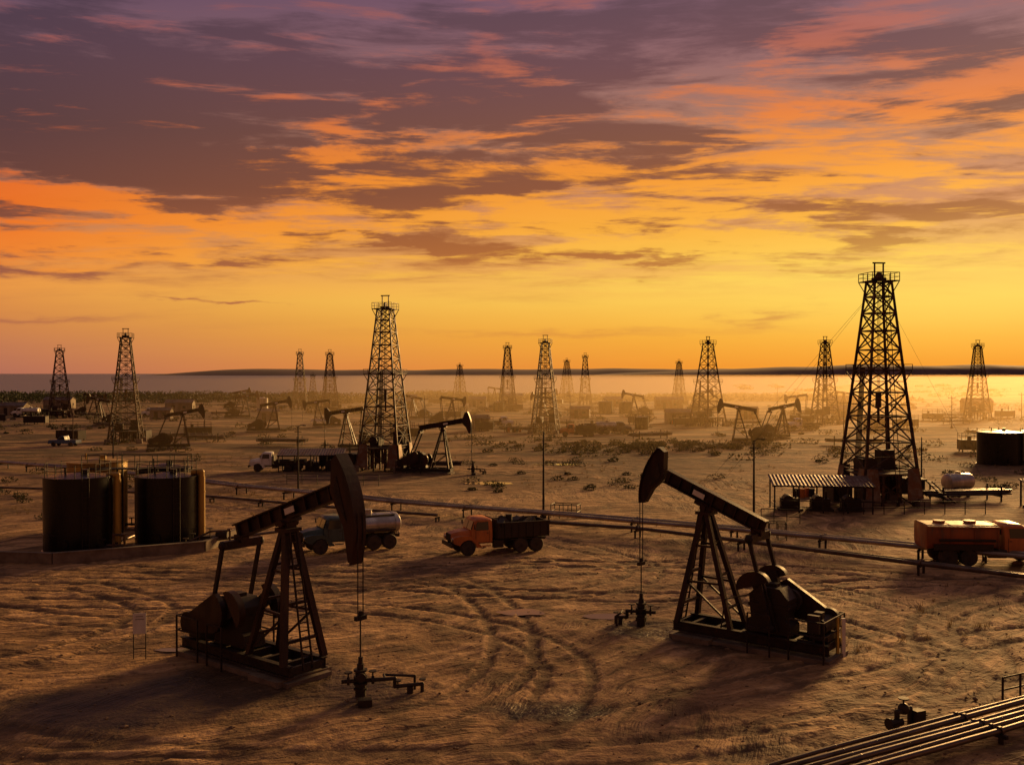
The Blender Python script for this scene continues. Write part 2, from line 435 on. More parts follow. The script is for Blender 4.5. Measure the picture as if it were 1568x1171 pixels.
c = b.mix(b.m('MULTIPLY', b.m('MULTIPLY', far, b.ss(sc_, .41, .55)), .88), c, (.075, .05, .027, 1))
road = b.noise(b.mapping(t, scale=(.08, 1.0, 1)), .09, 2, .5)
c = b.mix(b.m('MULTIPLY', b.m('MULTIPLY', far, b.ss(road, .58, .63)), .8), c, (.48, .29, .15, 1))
tw2 = b.vm('ADD', t, b.comb(b.m('MULTIPLY', b.m('SUBTRACT', med, .5), 3.5), b.m('MULTIPLY', b.m('SUBTRACT', wn, .5), 3.5), 0))
def spot(cx, cy, r, sx=1.0):
    v = b.mapping(tw2, (cx, cy, 0), (0, 0, 0), (r * sx, r, 1e3), 'TEXTURE')
    return b.m('EXPONENT', b.m('MULTIPLY', b.vm('DOT_PRODUCT', v, v), -1.0))
oil = None
for a_ in [(-5.3, 36.6, 1.5, 1.3), (-9.5, 39.5, 2.8, 1.4), (6.0, 47.0, 1.6, 1.2), (10, 45, 2.8, 1.5), (1.0, 35, 1.2, 2.4), (-14, 35.5, 3, 2)]:
    o_ = spot(*a_); oil = o_ if oil is None else b.m('ADD', oil, o_)
c = b.mix(b.ss(oil, .25, .8, 0, .8), c, (.032, .021, .014, 1))
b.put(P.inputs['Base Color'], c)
b.put(P.inputs['Roughness'], b.ss(oil, .3, .9, .88, .5))
P.inputs['Specular IOR Level'].default_value = .25
hgt = b.m('ADD', b.m('MULTIPLY', st_, .65), b.m('ADD', b.m('MULTIPLY', med, .36), b.m('MULTIPLY', fine, .09)))
bn = b.new('ShaderNodeBump'); bn.inputs['Strength'].default_value = 1.0; bn.inputs['Distance'].default_value = .6
b.put(bn.inputs['Height'], hgt); gm.node_tree.links.new(bn.outputs[0], P.inputs['Normal'])
me.materials.append(gm); place('ground', me, (0, 0, 0))

# sea
wm = bpy.data.materials.new('sea_water'); wm.use_nodes = True
b = NB(wm.node_tree); P = wm.node_tree.nodes['Principled BSDF']
t = b.new('ShaderNodeTexCoord').outputs['Object']
P.inputs['Base Color'].default_value = (.2, .19, .25, 1); P.inputs['Roughness'].default_value = .4; P.inputs['Specular IOR Level'].default_value = .4
bn = b.new('ShaderNodeBump'); bn.inputs['Strength'].default_value = .6; bn.inputs['Distance'].default_value = .8
b.put(bn.inputs['Height'], b.noise(b.mapping(t, scale=(.4, 1, 1)), .3, 3, .6)); wm.node_tree.links.new(bn.outputs[0], P.inputs['Normal'])
me = bpy.data.meshes.new('sea'); me.from_pydata([(-9000, 470, -.7), (9000, 470, -.7), (9000, 9000, -.7), (-9000, 9000, -.7)], [], [(0, 1, 2, 3)])
me.materials.append(wm); place('sea', me, (0, 0, 0))

pmat('hazy_hill', (.16, .088, .075), (.11, .063, .058), .95, 0, .01, 0)  # aerial haze is put into the hills' base colour
def hills(name, x0, x1, y0, depth, hmax, seed, left_taper):
    nx_, ny_ = 220, 10; v = []
    for j in range(ny_):
        for i in range(nx_):
            u = i / (nx_ - 1); w = j / (ny_ - 1)
            x = x0 + (x1 - x0) * u; y = y0 + depth * w + 160 * noise.noise(Vector((x * .0015, seed, 0)))
            prof = math.sin(math.pi * min(w * 1.1, .99)) ** .5
            h = hmax * (.62 + .38 * noise.noise(Vector((x * .0011, seed + 2, 0))) + .1 * noise.noise(Vector((x * .006, seed + 5, w))))
            h *= min(u / left_taper, 1) ** .5
            v.append((x, y, -2 + max(h, 0) * prof))
    f = [(j * nx_ + i, j * nx_ + i + 1, (j + 1) * nx_ + i + 1, (j + 1) * nx_ + i) for j in range(ny_ - 1) for i in range(nx_ - 1)]
    me = bpy.data.meshes.new(name); me.from_pydata(v, [], f); me.polygons.foreach_set('use_smooth', [True] * len(f))
    me.materials.append(MATS['hazy_hill']); place(name, me, (0, 0, 0))
hills('distant_hills', -1500, 5000, 4000, 900, 46, 1.0, .08)
hills('distant_hills', 250, 4200, 3000, 500, 56, 7.0, .2)

# ------------------------------------------------------------------ haze
def haze(name, lo, hi, dens, g_, colr):
    mb = MB(); c = [(a + b_) / 2 for a, b_ in zip(lo, hi)]; d = [b_ - a for a, b_ in zip(lo, hi)]
    mb.box((0, 0, 0), d)
    m = bpy.data.materials.new(name); m.use_nodes = True; nt = m.node_tree; nt.nodes.clear()
    vs = nt.nodes.new('ShaderNodeVolumeScatter'); vs.inputs['Density'].default_value = dens; vs.inputs['Anisotropy'].default_value = g_
    vs.inputs['Color'].default_value = (*colr, 1)
    m.cycles.homogeneous_volume = True
    m.cycles.volume_sampling = 'DISTANCE'
    o = nt.nodes.new('ShaderNodeOutputMaterial'); nt.links.new(vs.outputs[0], o.inputs['Volume'])
    me = mb.mesh(name, False); me.materials.clear(); me.materials.append(m)
    place(name, me, c)
haze('dust_haze', (-60, 130, -4), (500, 480, 11), .0014, .62, (1.0, .68, .32))

# ------------------------------------------------------------------ derrick
def derrick_mesh(H=20.0, b0=2.75, t0=.72, lev=10, seed=0, hero=False):
    mb = MB('derrick_steel')
    top = H * .925; z0 = .5
    zs = [z0]; k = .93; tot = sum(k ** i for i in range(lev)); 
    for i in range(lev): zs.append(zs[-1] + (top - z0) * k ** i / tot)
    def hw(z): return b0 + (t0 - b0) * ((z - z0) / (top - z0)) ** .93
    cs = [(-1, -1), (1, -1), (1, 1), (-1, 1)]
    def pt(k_, z): w = hw(z); return Vector((cs[k_][0] * w, cs[k_][1] * w, z))
    lw = .24 if hero else .26
    for k_ in range(4):
        for a, b_ in zip(zs[:-1], zs[1:]): mb.beam(pt(k_, a), pt(k_, b_), lw * (1 - .35 * a / top))
    for i, (a, b_) in enumerate(zip(zs[:-1], zs[1:])):
        for k_ in range(4):
            n_ = (k_ + 1) % 4
            mb.beam(pt(k_, b_), pt(n_, b_), .12)
            if not (i == 0 and k_ == 0):
                mb.beam(pt(k_, a), pt(n_, b_), .1); mb.beam(pt(n_, a), pt(k_, b_), .1)
                if i < 6:
                    zm = (a + b_) / 2
                    mb.beam(pt(k_, zm), (pt(k_, zm) + pt(n_, zm)) / 2, .06); mb.beam(pt(n_, zm), (pt(k_, zm) + pt(n_, zm)) / 2, .06)
    def deck(z, out, rail=1.0):
        w = hw(z); W = w + out
        for k_ in range(4):
            a = Vector((cs[k_][0] * W, cs[k_][1] * W, z)); c_ = cs[(k_ + 1) % 4]; b_ = Vector((c_[0] * W, c_[1] * W, z))
            mid_ = ((a + b_) / 2); inn = mid_.copy(); inn.z = 0; inn.normalize()
            off = inn * (out / 2)
            mb.beam(a - off, b_ - off, out, .09)
            mb.beam(a + Vector((0, 0, rail)), b_ + Vector((0, 0, rail)), .05); mb.beam(a + Vector((0, 0, rail * .5)), b_ + Vector((0, 0, rail * .5)), .035)
            for q_ in range(3):
                p_ = a.lerp(b_, q_ / 3); mb.beam(p_, p_ + Vector((0, 0, rail)), .05)
            mb.beam(pt(k_, z - 1.0), a, .07)
    deck(top, .5, .75)
    zc = min(zs, key=lambda z: abs(z - H * .53)); deck(zc, .55, .55)
    for s_ in (-1, 1):
        mb.beam((s_ * .42, 0, top), (s_ * .42, 0, H + .1), .11)
        mb.beam((s_ * t0, -t0, top), (s_ * t0, t0, top), .2)
    mb.beam((-.6, 0, H + .05), (.6, 0, H + .05), .13)
    mb.cyl((-.12, 0, top + .45), (.12, 0, top + .45), .42, n=14)
    mb.box((0, 0, top + .2), (1.2, .5, .3))
    for s_ in (-.2, .2): mb.beam((s_ + .5, -hw(z0) - .1, z0), (s_ + .2, -hw(top) - .1, top), .05)
    for i in range(int(top / .45)):
        z = z0 + i * .45; u = (z - z0) / (top - z0)
        if z < top: mb.beam((.3 - .3 * u, -hw(z) - .12, z), (.7 - .3 * u, -hw(z) - .12, z), .04)
    for s_ in (-.12, 0, .12): mb.beam((s_, 0, H * .46), (s_, 0, top), .03)
    mb.box((0, 0, H * .43), (.4, .35, 1.3)); mb.cyl((0, 0, H * .34), (0, 0, H * .4), .12, n=8)
    mb.cyl((hw(2) * .8, hw(2) * .8, 1), (hw(H * .4) * .8, hw(H * .4) * .8, H * .4), .07, n=6)
    for i in range(5): mb.cyl((-b0 * .6 + i * .13, b0 * .5, 2), (-hw(zc) * .75 + i * .1, hw(zc) * .7, zc + .3), .045, n=5)
    hs = .13 * H if hero else .1 * H
    for k_ in range(4):
        c_ = cs[k_]; mb.mat('concrete')
        mb.box((c_[0] * b0, c_[1] * b0, .3), (1.1, 1.1, .9), taper=.85)
        mb.mat('derrick_steel')
    mb.mat('wood'); mb.box((0, 0, hs), (b0 * 1.75, b0 * 1.75, .16)); mb.mat('derrick_steel')
    for xx in (-.8, -.27, .27, .8):
        for yy in (-.8, 0, .8):
            mb.beam((xx * b0, yy * b0, 0), (xx * b0, yy * b0, hs), .2)
    mb.beam((-b0 * .8, -b0 * .8, .1), (b0 * .8, -b0 * .8, hs), .12); mb.beam((b0 * .8, -b0 * .8, .1), (-b0 * .8, -b0 * .8, hs), .12)
    mb.mat('dark_body'); mb.box((-b0 * .45, .2, hs + .7), (1.2, 1.8, 1.2)); mb.cyl((-b0 * .45, -1.2, hs + .9), (-b0 * .45, 1.3, hs + .9), .55, n=12)
    mb.cyl((0, 0, hs), (0, 0, hs + .35), .5, n=12)
    mb.box((b0 * .5, b0 * .5, hs + 1.0), (1.3, 1.3, 1.9))
    if hero:
        mb.mat('corrugated')
        for k_ in range(4):
            for n_ in ((k_ + 1) % 4, (k_ - 1) % 4):
                a0 = pt(k_, .5); a1 = pt(k_, 3.4); d_ = (pt(n_, .6) - pt(k_, .6)).normalized()
                outv = (pt(k_, .6) + pt(n_, .6)); outv.z = 0; outv.normalize()
                w0, w1 = 1.5, 1.0
                mb.prism([a0 + outv * .15, a0 + outv * .15 + d_ * w0, a1 + outv * .15 + d_ * w1, a1 + outv * .15], outv * .05)
        mb.mat('dark_body')
        mb.box((-b0 - 1.4, -.4, 1.2), (1.8, 2.2, 1.7)); mb.cyl((-b0 - 1.4, -1.7, 1.5), (-b0 - 1.4, .9, 1.5), .7, n=14)
        mb.box((b0 + 1.1, 1, 2.1), (1.6, 2.6, .12))
        for i in range(6): mb.box((b0 + 1.7 + i * .35, -1.2, 2.0 - i * .33), (.35, 1.0, .06))
        mb.beam((b0 + 1.5, -1.7, 2.1), (b0 + 3.8, -1.7, .1), .1); mb.beam((b0 + 1.5, -.7, 2.1), (b0 + 3.8, -.7, .1), .1)
    return mb.mesh('oil_derrick')
DM = [derrick_mesh(20, 2.6, .72, 10, 1), derrick_mesh(20, 2.9, .78, 9, 2), derrick_mesh(20, 2.4, .65, 9, 3)]
HERO = derrick_mesh(21.9, 2.75, .8, 10, 5, True)
def put_derrick(x, y, h, rz, me=None, i=0):
    me = me or DM[i % 3]; base = 21.9 if me is HERO else 20
    place('oil_derrick', me, (x, y, gh(x, y)), rz, h / base)
put_derrick(33.5, 91, 21.9, rad(8), HERO)
put_derrick(-15.5, 122, 21.3, rad(-14), HERO)
for i, (x, y, h, r) in enumerate([(-67.5, 174, 19.8, 12), (-118.6, 261, 19.0, 30), (-69, 324, 19.6, 5), (-54, 295, 18.8, 20), (-21.3, 406, 16, 40),
        (-1.4, 305, 21, 10), (6.8, 203, 19.9, -12), (23.4, 425, 17.9, 22), (26.9, 366, 19, 0), (61.4, 366, 16.8, 15),
        (43.9, 223, 20, 33), (72, 229, 20, 18), (118.8, 254, 20.2, -8), (-60, 300, 12, 8)]):
    put_derrick(x, y, h, rad(r), None, i)

# ------------------------------------------------------------------ pump jack
def pumpjack_parts(F=3.9, Rr=3.3, H=6.15, tilt=19, lo=-38, hi=22, crank=200, slim=1.0):
    T = {}
    ti = rad(tilt); cx, sx_ = math.cos(ti), math.sin(ti)
    def bp(s_, n_=0.0, y=0.0):
        return Vector((s_ * cx - n_ * sx_, y, H + s_ * sx_ + n_ * cx))
    m = MB('concrete'); m.box((-2.4, 0, .06), (7.4, 2.2, .26)); m.box((0.1, 0, .1), (1.8, 2.7, .3)); T['concrete_base'] = m
    m = MB('rusty_steel')
    for y in (-.85, .85):
        m.box((-2.4, y, .56), (7.2, .06, .4)); m.box((-2.4, y, .37), (7.2, .26, .04)); m.box((-2.4, y, .76), (7.2, .26, .04))
    for x in (-5.7, -4.4, -3.2, -2, -.8, .4, 1.1): m.box((x, 0, .55), (.16, 1.7, .32))
    for x, y in ((-5.9, -1.2), (-5.9, 1.2), (-4.4, -1.2), (-4.4, 1.2), (-2.6, -1.3), (-2.6, 1.3), (-3.6, -1.3), (-3.6, 1.3)):
        m.beam((x, y, 0), (x, y, 1.75), .06)
    for y, xa in ((-1.2, -4.4), (1.2, -4.4)):
        for z in (1.15, 1.75): m.beam((-5.9, y, z), (xa, y, z), .05)
    for z in (1.15, 1.75): m.beam((-5.9, -1.2, z), (-5.9, 1.2, z), .05)
    for y in (-1.3, 1.3):
        for z in (1.15, 1.75): m.beam((-3.6, y, z), (-2.6, y, z), .05)
    T['skid_frame'] = m
    m = MB('pump_paint')
    for y in (-1, 1):
        m.beam((.95, y * 1.0, .75), (.1, y * .2, H - .35), .26, .2)
        m.beam((-1.55, y * .75, .75), (-.12, y * .18, H - .4), .22, .2)
        m.beam((.62, y * .7, 2.6), (-.95, y * .5, 2.6), .1); m.beam((.36, y * .45, 4.2), (-.5, y * .35, 4.2), .1)
        m.beam((.62, y * .7, 2.6), (-1.45, y * .7, 1.0), .08)
    for z in (1.6, 3.0, 4.4):
        u = (z - .75) / (H - 1.1); x = .95 - .85 * u; w = 1.0 - .8 * u
        m.beam((x, -w, z), (x, w, z), .12)
        x = -1.55 + 1.43 * u; w = .75 - .57 * u
        m.beam((x, -w, z), (x, w, z), .1)
    m.box((0, 0, H - .33), (.75, .75, .14)); m.box((0, 0, H - .12), (.4, .5, .3)); m.cyl((0, -.42, H - .08), (0, .42, H - .08), .14, n=12)
    T['samson_post'] = m
    m = MB('rusty_steel')
    for y in (-.23, .23): m.beam((1.2, y, .5), (.3, y * .8, H - .4), .05, .07)
    n_ = 17
    for i in range(n_):
        u = (i + .7) / n_; x = 1.2 - .9 * u; z = .5 + (H - .9) * u
        m.beam((x, -.25, z), (x, .25, z), .04)
    T['ladder'] = m
    m = MB('pump_paint')
    e0, e1 = -Rr, F - 1.0
    def bb(y0, y1, n0, n1, s0=e0, s1=e1):
        pts = [bp(s0, n0), bp(s1, n0), bp(s1, n1), bp(s0, n1)]
        m.prism([(p_.x, y0, p_.z) for p_ in pts], (0, y1 - y0, 0))
    bb(-.04, .04, .1, .62); bb(-.2, .2, .04, .1); bb(-.2, .2, .62, .68)
    for k_ in range(9):
        s_ = e0 + .25 + k_ * (e1 - e0 - .5) / 8
        bb(-.17, .17, .1, .62, s_, s_ + .05)
    bb(-.28, .28, -.1, .04, -.5, .5)
    T['walking_beam'] = m
    m = MB('white_paint')
    q_ = [bp(.15, .22), bp(.75, .22), bp(.75, .46), bp(.15, .46)]
    m.prism([(p_.x, -.215, p_.z) for p_ in q_], (0, .02, 0)); m.prism([(p_.x, .195, p_.z) for p_ in q_], (0, .02, 0))
    T['name_plate'] = m
    m = MB('pump_paint')
    def ap(r, a): return (r * math.cos(rad(a)), H + .1 + r * math.sin(rad(a)))
    hi_, lo_ = tilt + hi, tilt + lo
    arc = [ap(F, lo_ + (hi_ - lo_) * i / 14) for i in range(15)]
    hh = hi * .62; ll = lo * .5
    inner = [ap(F - .36 * slim, hi_ + 1), ap(F - .85 * slim, tilt + hh), ap(F - 1.12 * slim, tilt + hh * .5), ap(F - 1.05 * slim, tilt - 3), ap(F - .66 * slim, tilt + ll), ap(F - .2, lo_)]
    m.xz(arc + inner, -.2, .2)
    out = [ap(F + .05, lo_ + (hi_ - lo_) * i / 14) for i in range(15)]
    for k_ in range(14): m.xz([arc[k_], arc[k_ + 1], out[k_ + 1], out[k_]], -.3, .3)
    m.mat('rusty_steel')
    for yy in (-.22, .205):
        m.xz([ap(F - .5 * slim, tilt + hh * .9), ap(F - .95 * slim, tilt + 5), ap(F - .9 * slim, tilt - 3), ap(F - .45 * slim, tilt + ll * .8)], yy, yy + .015)
    T['horse_head'] = m
    m = MB('rusty_steel')
    fz = H + .1
    for y in (-.13, .13): m.cyl((F + .06, y, fz + .6), (F + .06, y, 3.0), .022, n=6)
    m.box((F + .06, 0, 2.95), (.16, .5, .16)); m.cyl((F + .06, 0, 3.2), (F + .06, 0, 1.4), .03, n=8); m.box((F + .06, 0, 3.1), (.1, .1, .2))
    T['bridle_cable'] = m
    cpos = Vector((-3.15, 0, 2.05)); ca_ = rad(crank)
    pin = cpos + Vector((math.cos(ca_), 0, math.sin(ca_))) * 1.0
    tl = bp(-Rr + .15, -.15)
    m = MB('pump_paint')
    m.beam((tl.x, -.95, tl.z), (tl.x, .95, tl.z), .3, .34); m.box((tl.x, 0, tl.z + .2), (.5, .4, .3))
    T['equalizer'] = m
    m = MB('rusty_steel')
    for y in (-.92, .92):
        m.beam((tl.x, y, tl.z), (pin.x, y, pin.z), .12, .16); m.ball((pin.x, y, pin.z), .17); m.ball((tl.x, y, tl.z), .19)
    T['pitman_arms'] = m
    m = MB('dark_body')
    dv = Vector((math.cos(ca_), 0, math.sin(ca_))); nv = Vector((-dv.z, 0, dv.x))
    for s_ in (-1, 1):
        y0 = .62 * s_; y1 = .78 * s_
        pts = [cpos + dv * -1.2 + nv * -.3, cpos + dv * 1.2 + nv * -.16, cpos + dv * 1.2 + nv * .16, cpos + dv * -1.2 + nv * .3]
        m.prism([(p_.x, y0, p_.z) for p_ in pts], (0, y1 - y0, 0))
        cc = cpos - dv * .75; wpts = []
        for i in range(11):
            a_ = rad(-90 + 18 * i)
            wpts.append(cc - dv * (.15 + .62 * math.cos(a_)) + nv * .12 + nv * .78 * math.sin(a_))
        m.mat('pump_paint'); m.prism([(p_.x, y1 + .01 * s_, p_.z) for p_ in wpts], (0, .3 * s_, 0)); m.mat('dark_body')
    T['crank_counterweights'] = m
    m = MB('dark_body')
    m.xz([(-4.2, .78), (-2.1, .78), (-2.2, 1.3), (-2.4, 1.4), (-2.3, 2.4), (-2.7, 2.75), (-3.7, 2.75), (-4.1, 2.3), (-3.95, 1.4), (-4.2, 1.2)], -.5, .5)
    m.xz([(-4.1, 1.9), (-2.3, 1.9), (-2.3, 2.05), (-4.1, 2.05)], -.56, .56)
    m.cyl((cpos.x, -.7, cpos.z), (cpos.x, .7, cpos.z), .2, n=14); m.cyl((-3.75, -.75, 2.1), (-3.75, -.5, 2.1), .5, n=18)
    m.box((-3.2, 0, 2.82), (.5, .4, .14))
    T['gearbox'] = m
    m = MB('pump_paint')
    g_ = []
    for i in range(9):
        a_ = rad(75 + 22.5 * i * .9); g_.append((-5.35 + .5 * math.cos(a_), 1.45 + .5 * math.sin(a_)))
    for i in range(9):
        a_ = rad(-95 + 21 * i); g_.append((-3.75 + .85 * math.cos(a_), 2.15 + .85 * math.sin(a_)))
    m.xz(g_, -1.06, -.82)
    T['belt_guard'] = m
    m = MB('dark_body'); m.cyl((-5.35, -.8, 1.35), (-5.35, .35, 1.35), .36, n=16); m.box((-5.35, -.2, .9), (.8, 1.0, .25)); m.box((-5.3, .1, 1.8), (.35, .35, .3))
    m.cyl((-5.35, .35, 1.35), (-5.35, .42, 1.35), .28, n=12)
    m.box((-5.3, .72, 1.55), (.5, .2, .75)); m.tube([(-5.3, .72, 1.2), (-5.3, .72, .8), (-4.6, .72, .8)], .04, 6)
    T['motor'] = m
    m = MB('rusty_steel')
    m.beam((-1.2, .95, .8), (-1.4, .95, 2.1), .05); m.beam((-1.4, .95, 2.1), (-2.7, .8, 2.5), .04)
    T['brake_lever'] = m
    return {k_: v_.mesh(k_) for k_, v_ in T.items()}
def put_pumpjack(x, y, heading, parts, sc=1.0):
    return group('pump_jack', parts, (x, y, gh(x, y) - .02), rad(heading), sc)
PA = pumpjack_parts(4.1, 3.4, 6.15, 19, -38, 22, crank=215)
PB = pumpjack_parts(3.35, 2.9, 6.0, 22, -26, 24, crank=250, slim=.85)
PC = pumpjack_parts(3.7, 3.1, 6.0, 10, -24, 20, crank=170)
PD = pumpjack_parts(3.7, 3.1, 6.0, -8, -24, 20, crank=60)
wA = Vector((-5.6, 36.7)); hA = -38.7
pA = wA - Vector((math.cos(rad(hA)), math.sin(rad(hA)))) * 4.16
put_pumpjack(pA.x, pA.y, hA, PA)
wB = Vector((6.15, 47.3)); hB = 142
pB = wB - Vector((math.cos(rad(hB)), math.sin(rad(hB)))) * 3.41
put_pumpjack(pB.x, pB.y, hB, PB)
for (x, y, hd, P_, s_) in [(-8.2, 118, -10, PC, .93), (-26.5, 159, 172, PD, .95), (-52.6, 159, 20, PC, .9), (-47.5, 199, 15, PC, .9), (38.5, 169, 168, PC, .95),
        (49, 180, 10, PC, .9), (77, 269, 175, PD, .9), (-26, 261, 160, PC, .9), (-7, 400, 10, PD, .9), (-118, 281, 30, PD, .9), (-42, 215, 190, PD, .85),
        (33, 270, 185, PC, .9), (100, 300, 15, PD, .9), (-90, 330, 10, PC, .9), (12, 330, 10, PC, .85), (-92, 222, 165, PC, .9), (-14, 232, 15, PD, .9), (56, 292, 20, PC, .9), (-70, 262, 12, PC, .9), (8, 262, 170, PC, .85), (128, 330, 170, PC, .9)]:
    put_pumpjack(x, y, hd, P_, s_)

# ------------------------------------------------------------------ wellheads
def wellhead(x, y, rz, flow=2.6):
    m = MB('dark_body')
    m.cyl((0, 0, -.1), (0, 0, .5), .2, n=14)
    for z in (.3, .48, .72, .98): m.cyl((0, 0, z), (0, 0, z + .07), .26, n=14)
    m.cyl((0, 0, .5), (0, 0, 1.25), .13, n=12); m.cyl((0, 0, 1.25), (0, 0, 1.5), .09, n=10); m.ball((0, 0, .88), .2)
    m.cyl((-.7, 0, .62), (.75, 0, .62), .075, n=10)
    for s_ in (-.45, .45):
        m.cyl((s_ - .05, 0, .62), (s_ + .05, 0, .62), .15, n=12); m.cyl((s_, 0, .62), (s_, 0, .95), .03, n=6); m.cyl((s_, 0, .93), (s_, 0, .97), .15, n=12)
    m.cyl((0, -.2, .88), (0, -.5, .88), .05, n=8); m.cyl((0, -.48, .88), (0, -.52, .88), .16, n=12)
    m.tube([(.7, 0, .62), (flow * .55, 0, .62), (flow * .55, 0, .32), (flow, .1, .32), (flow, .1, -.1)], .07, 10)
    m.tube([(.9, 0, .62), (.9, .55, .62), (flow * .9, .55, .5), (flow * .9, .55, -.1)], .05, 8)
    for s_ in (.6, 1.0): m.cyl((flow * s_, 0.02, .5), (flow * s_, .02, .55), .13, n=10)
    m.cyl((flow * .6, .05, .2), (flow * .6, .05, .55), .03, n=6)
    m.box((flow * .8, .1, .12), (.2, .3, .3)); m.box((.1, -.9, .1), (.5, .4, .25))
    me = m.mesh('wellhead'); place('wellhead', me, (x, y, gh(x, y)), rz)
wellhead(wA.x, wA.y, rad(12), 2.3)
wellhead(wB.x, wB.y, rad(165), 1.2)
for a_ in [(-4.6, 117.4), (-30, 159.6)]: wellhead(a_[0], a_[1], 0, 1.5)

# ------------------------------------------------------------------ storage tanks
def storage_tank(x, y, r, h, matn='tank_black', rail=True, ladder=-90):
    m = MB(matn)
    prof = [(0, r), (h, r), (h, r + .04), (h + .06, r + .04), (h + .06, r), (h + .3, .2), (h + .31, 0)]
    m.lathe((0, 0, 0), (0, 0, 1), prof, 64)
    for k_ in range(1, 4): m.lathe((0, 0, h * k_ / 4), (0, 0, 1), [(0, r + .004), (.01, r + .014), (.04, r + .014), (.05, r + .004)], 64)
    m.lathe((0, 0, 0), (0, 0, 1), [(0, r + .1), (.1, r + .1), (.1, r)], 48)
    m.cyl((r * .2, 0, h + .2), (r * .2, 0, h + .5), .25, n=12); m.cyl((-r * .4, 0, h + .2), (-r * .4, 0, h + .65), .07, n=8)
    a = rad(ladder); ux, uy = math.cos(a), math.sin(a)
    m.cyl((ux * r * .98, uy * r * .98, .7), (ux * (r + .2), uy * (r + .2), .7), .32, n=16)
    m.mat('rusty_steel')
    al = a + .6; lx, ly = math.cos(al), math.sin(al); px_, py_ = -ly, lx
    for s_ in (-.22, .22): m.beam((lx * (r + .15) + px_ * s_, ly * (r + .15) + py_ * s_, .1), (lx * (r + .15) + px_ * s_, ly * (r + .15) + py_ * s_, h + .8), .04)
    for i in range(int((h + .6) / .35)):
        z = .3 + i * .35
        m.beam((lx * (r + .15) - px_ * .22, ly * (r + .15) - py_ * .22, z), (lx * (r + .15) + px_ * .22, ly * (r + .15) + py_ * .22, z), .03)
    if rail:
        n_ = 10; rr = r - .1
        for i in range(n_):
            t0_, t1_ = 2 * math.pi * i / n_, 2 * math.pi * (i + 1) / n_
            p0 = Vector((rr * math.cos(t0_), rr * math.sin(t0_), h)); p1 = Vector((rr * math.cos(t1_), rr * math.sin(t1_), h))
            m.beam(p0, p0 + Vector((0, 0, .95)), .045)
            for z in (.5, .95): m.beam(p0 + Vector((0, 0, z)), p1 + Vector((0, 0, z)), .04)
    a2 = a + 1.0
    m.cyl((math.cos(a2) * r * .95, math.sin(a2) * r * .95, .45), (math.cos(a2) * (r + 1.0), math.sin(a2) * (r + 1.0), .45), .09, n=10)
    m.cyl((math.cos(a2) * (r + .5), math.sin(a2) * (r + .5), .35), (math.cos(a2) * (r + .5), math.sin(a2) * (r + .5), .95), .05, n=8)
    m.cyl((math.cos(a2) * (r + .5), math.sin(a2) * (r + .5), .92), (math.cos(a2) * (r + .5), math.sin(a2) * (r + .5), .96), .2, n=12)
    place('storage_tank', m.mesh('storage_tank'), (x, y, gh(x, y) - .03))
storage_tank(-29.4, 67.4, 2.2, 4.95)
storage_tank(-24.2, 69.8, 2.15, 4.75)
storage_tank(-31.6, 75.8, 2.15, 5.2, 'tank_ochre', False, -60)
storage_tank(-27.1, 77.5, 2.1, 4.7, 'tank_black', False, -60)
storage_tank(64.2, 131, 2.75, 4.2, 'tank_black', False); storage_tank(70.2, 131, 2.75, 4.3, 'tank_black', False)
for a_ in [(-76.5, 305, 1.7, 4.2, 'silver_paint'), (27, 288, 2.0, 3.6, 'tank_black'), (33, 290, 1.9, 3.4, 'tank_black'), (-4, 300, 1.6, 3.0, 'tank_black'), (125, 225, 2.2, 3.8, 'tank_black'), (28, 215, 1.5, 2.6, 'tank_black')]:
    storage_tank(a_[0], a_[1], a_[2], a_[3], a_[4], False)
# added ochre pipe imitating the sunlit edge of each front tank
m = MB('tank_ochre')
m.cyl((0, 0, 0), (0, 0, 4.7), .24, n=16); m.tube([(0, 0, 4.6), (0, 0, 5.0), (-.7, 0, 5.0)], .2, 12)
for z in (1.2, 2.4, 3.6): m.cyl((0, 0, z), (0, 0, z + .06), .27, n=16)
me = m.mesh('lit_edge_pipe'); place('lit_edge_pipe', me, (-21.85, 70.0, 0)); place('lit_edge_pipe', me, (-26.95, 67.9, 0))
def wallseg(name, pts, h, w, matn):
    m = MB(matn)
    for a_, b_ in zip(pts[:-1], pts[1:]):
        m.beam((a_[0], a_[1], gh(*a_) + h / 2 - .1), (b_[0], b_[1], gh(*b_) + h / 2 - .1), w, h + .2)
        m.beam((a_[0], a_[1], gh(*a_) + h + .03), (b_[0], b_[1], gh(*b_) + h + .03), w + .08, .07)
    place(name, m.mesh(name), (0, 0, 0))
wallseg('concrete_bund_wall', [(-44, 69.5), (-32.5, 62.9), (-28.8, 62.3), (-20.6, 66.5), (-19.6, 74)], .65, .25, 'concrete')
m = MB('rusty_steel')
for x0, y0, x1, y1, z in [(-31.5, 72.8, -24, 73.6, 4.9), (-31.5, 73.8, -24, 74.6, 4.9)]:
    m.beam((x0, y0, z), (x1, y1, z), .08); m.beam((x0, y0, z + 1), (x1, y1, z + 1), .05); m.beam((x0, y0, z + .5), (x1, y1, z + .5), .04)
    for i in range(7):
        t_ = i / 6; xx = x0 + (x1 - x0) * t_; yy = y0 + (y1 - y0) * t_
        m.beam((xx, yy, z), (xx, yy, z + 1), .05)
        if i % 2 == 0: m.beam((xx, yy, 0), (xx, yy, z), .1)
m.beam((-31.5, 73.3, 4.9), (-24, 74.1, 4.9), .9, .06)
place('tank_walkway', m.mesh('tank_walkway'), (0, 0, 0))
m = MB('pipe_steel')
m.tube([(-27.0, 66.2, .5), (-24, 65.8, .5), (-21.5, 67.4, .5), (-18.5, 69.5, .6), (-16, 72, .6)], .1, 10)
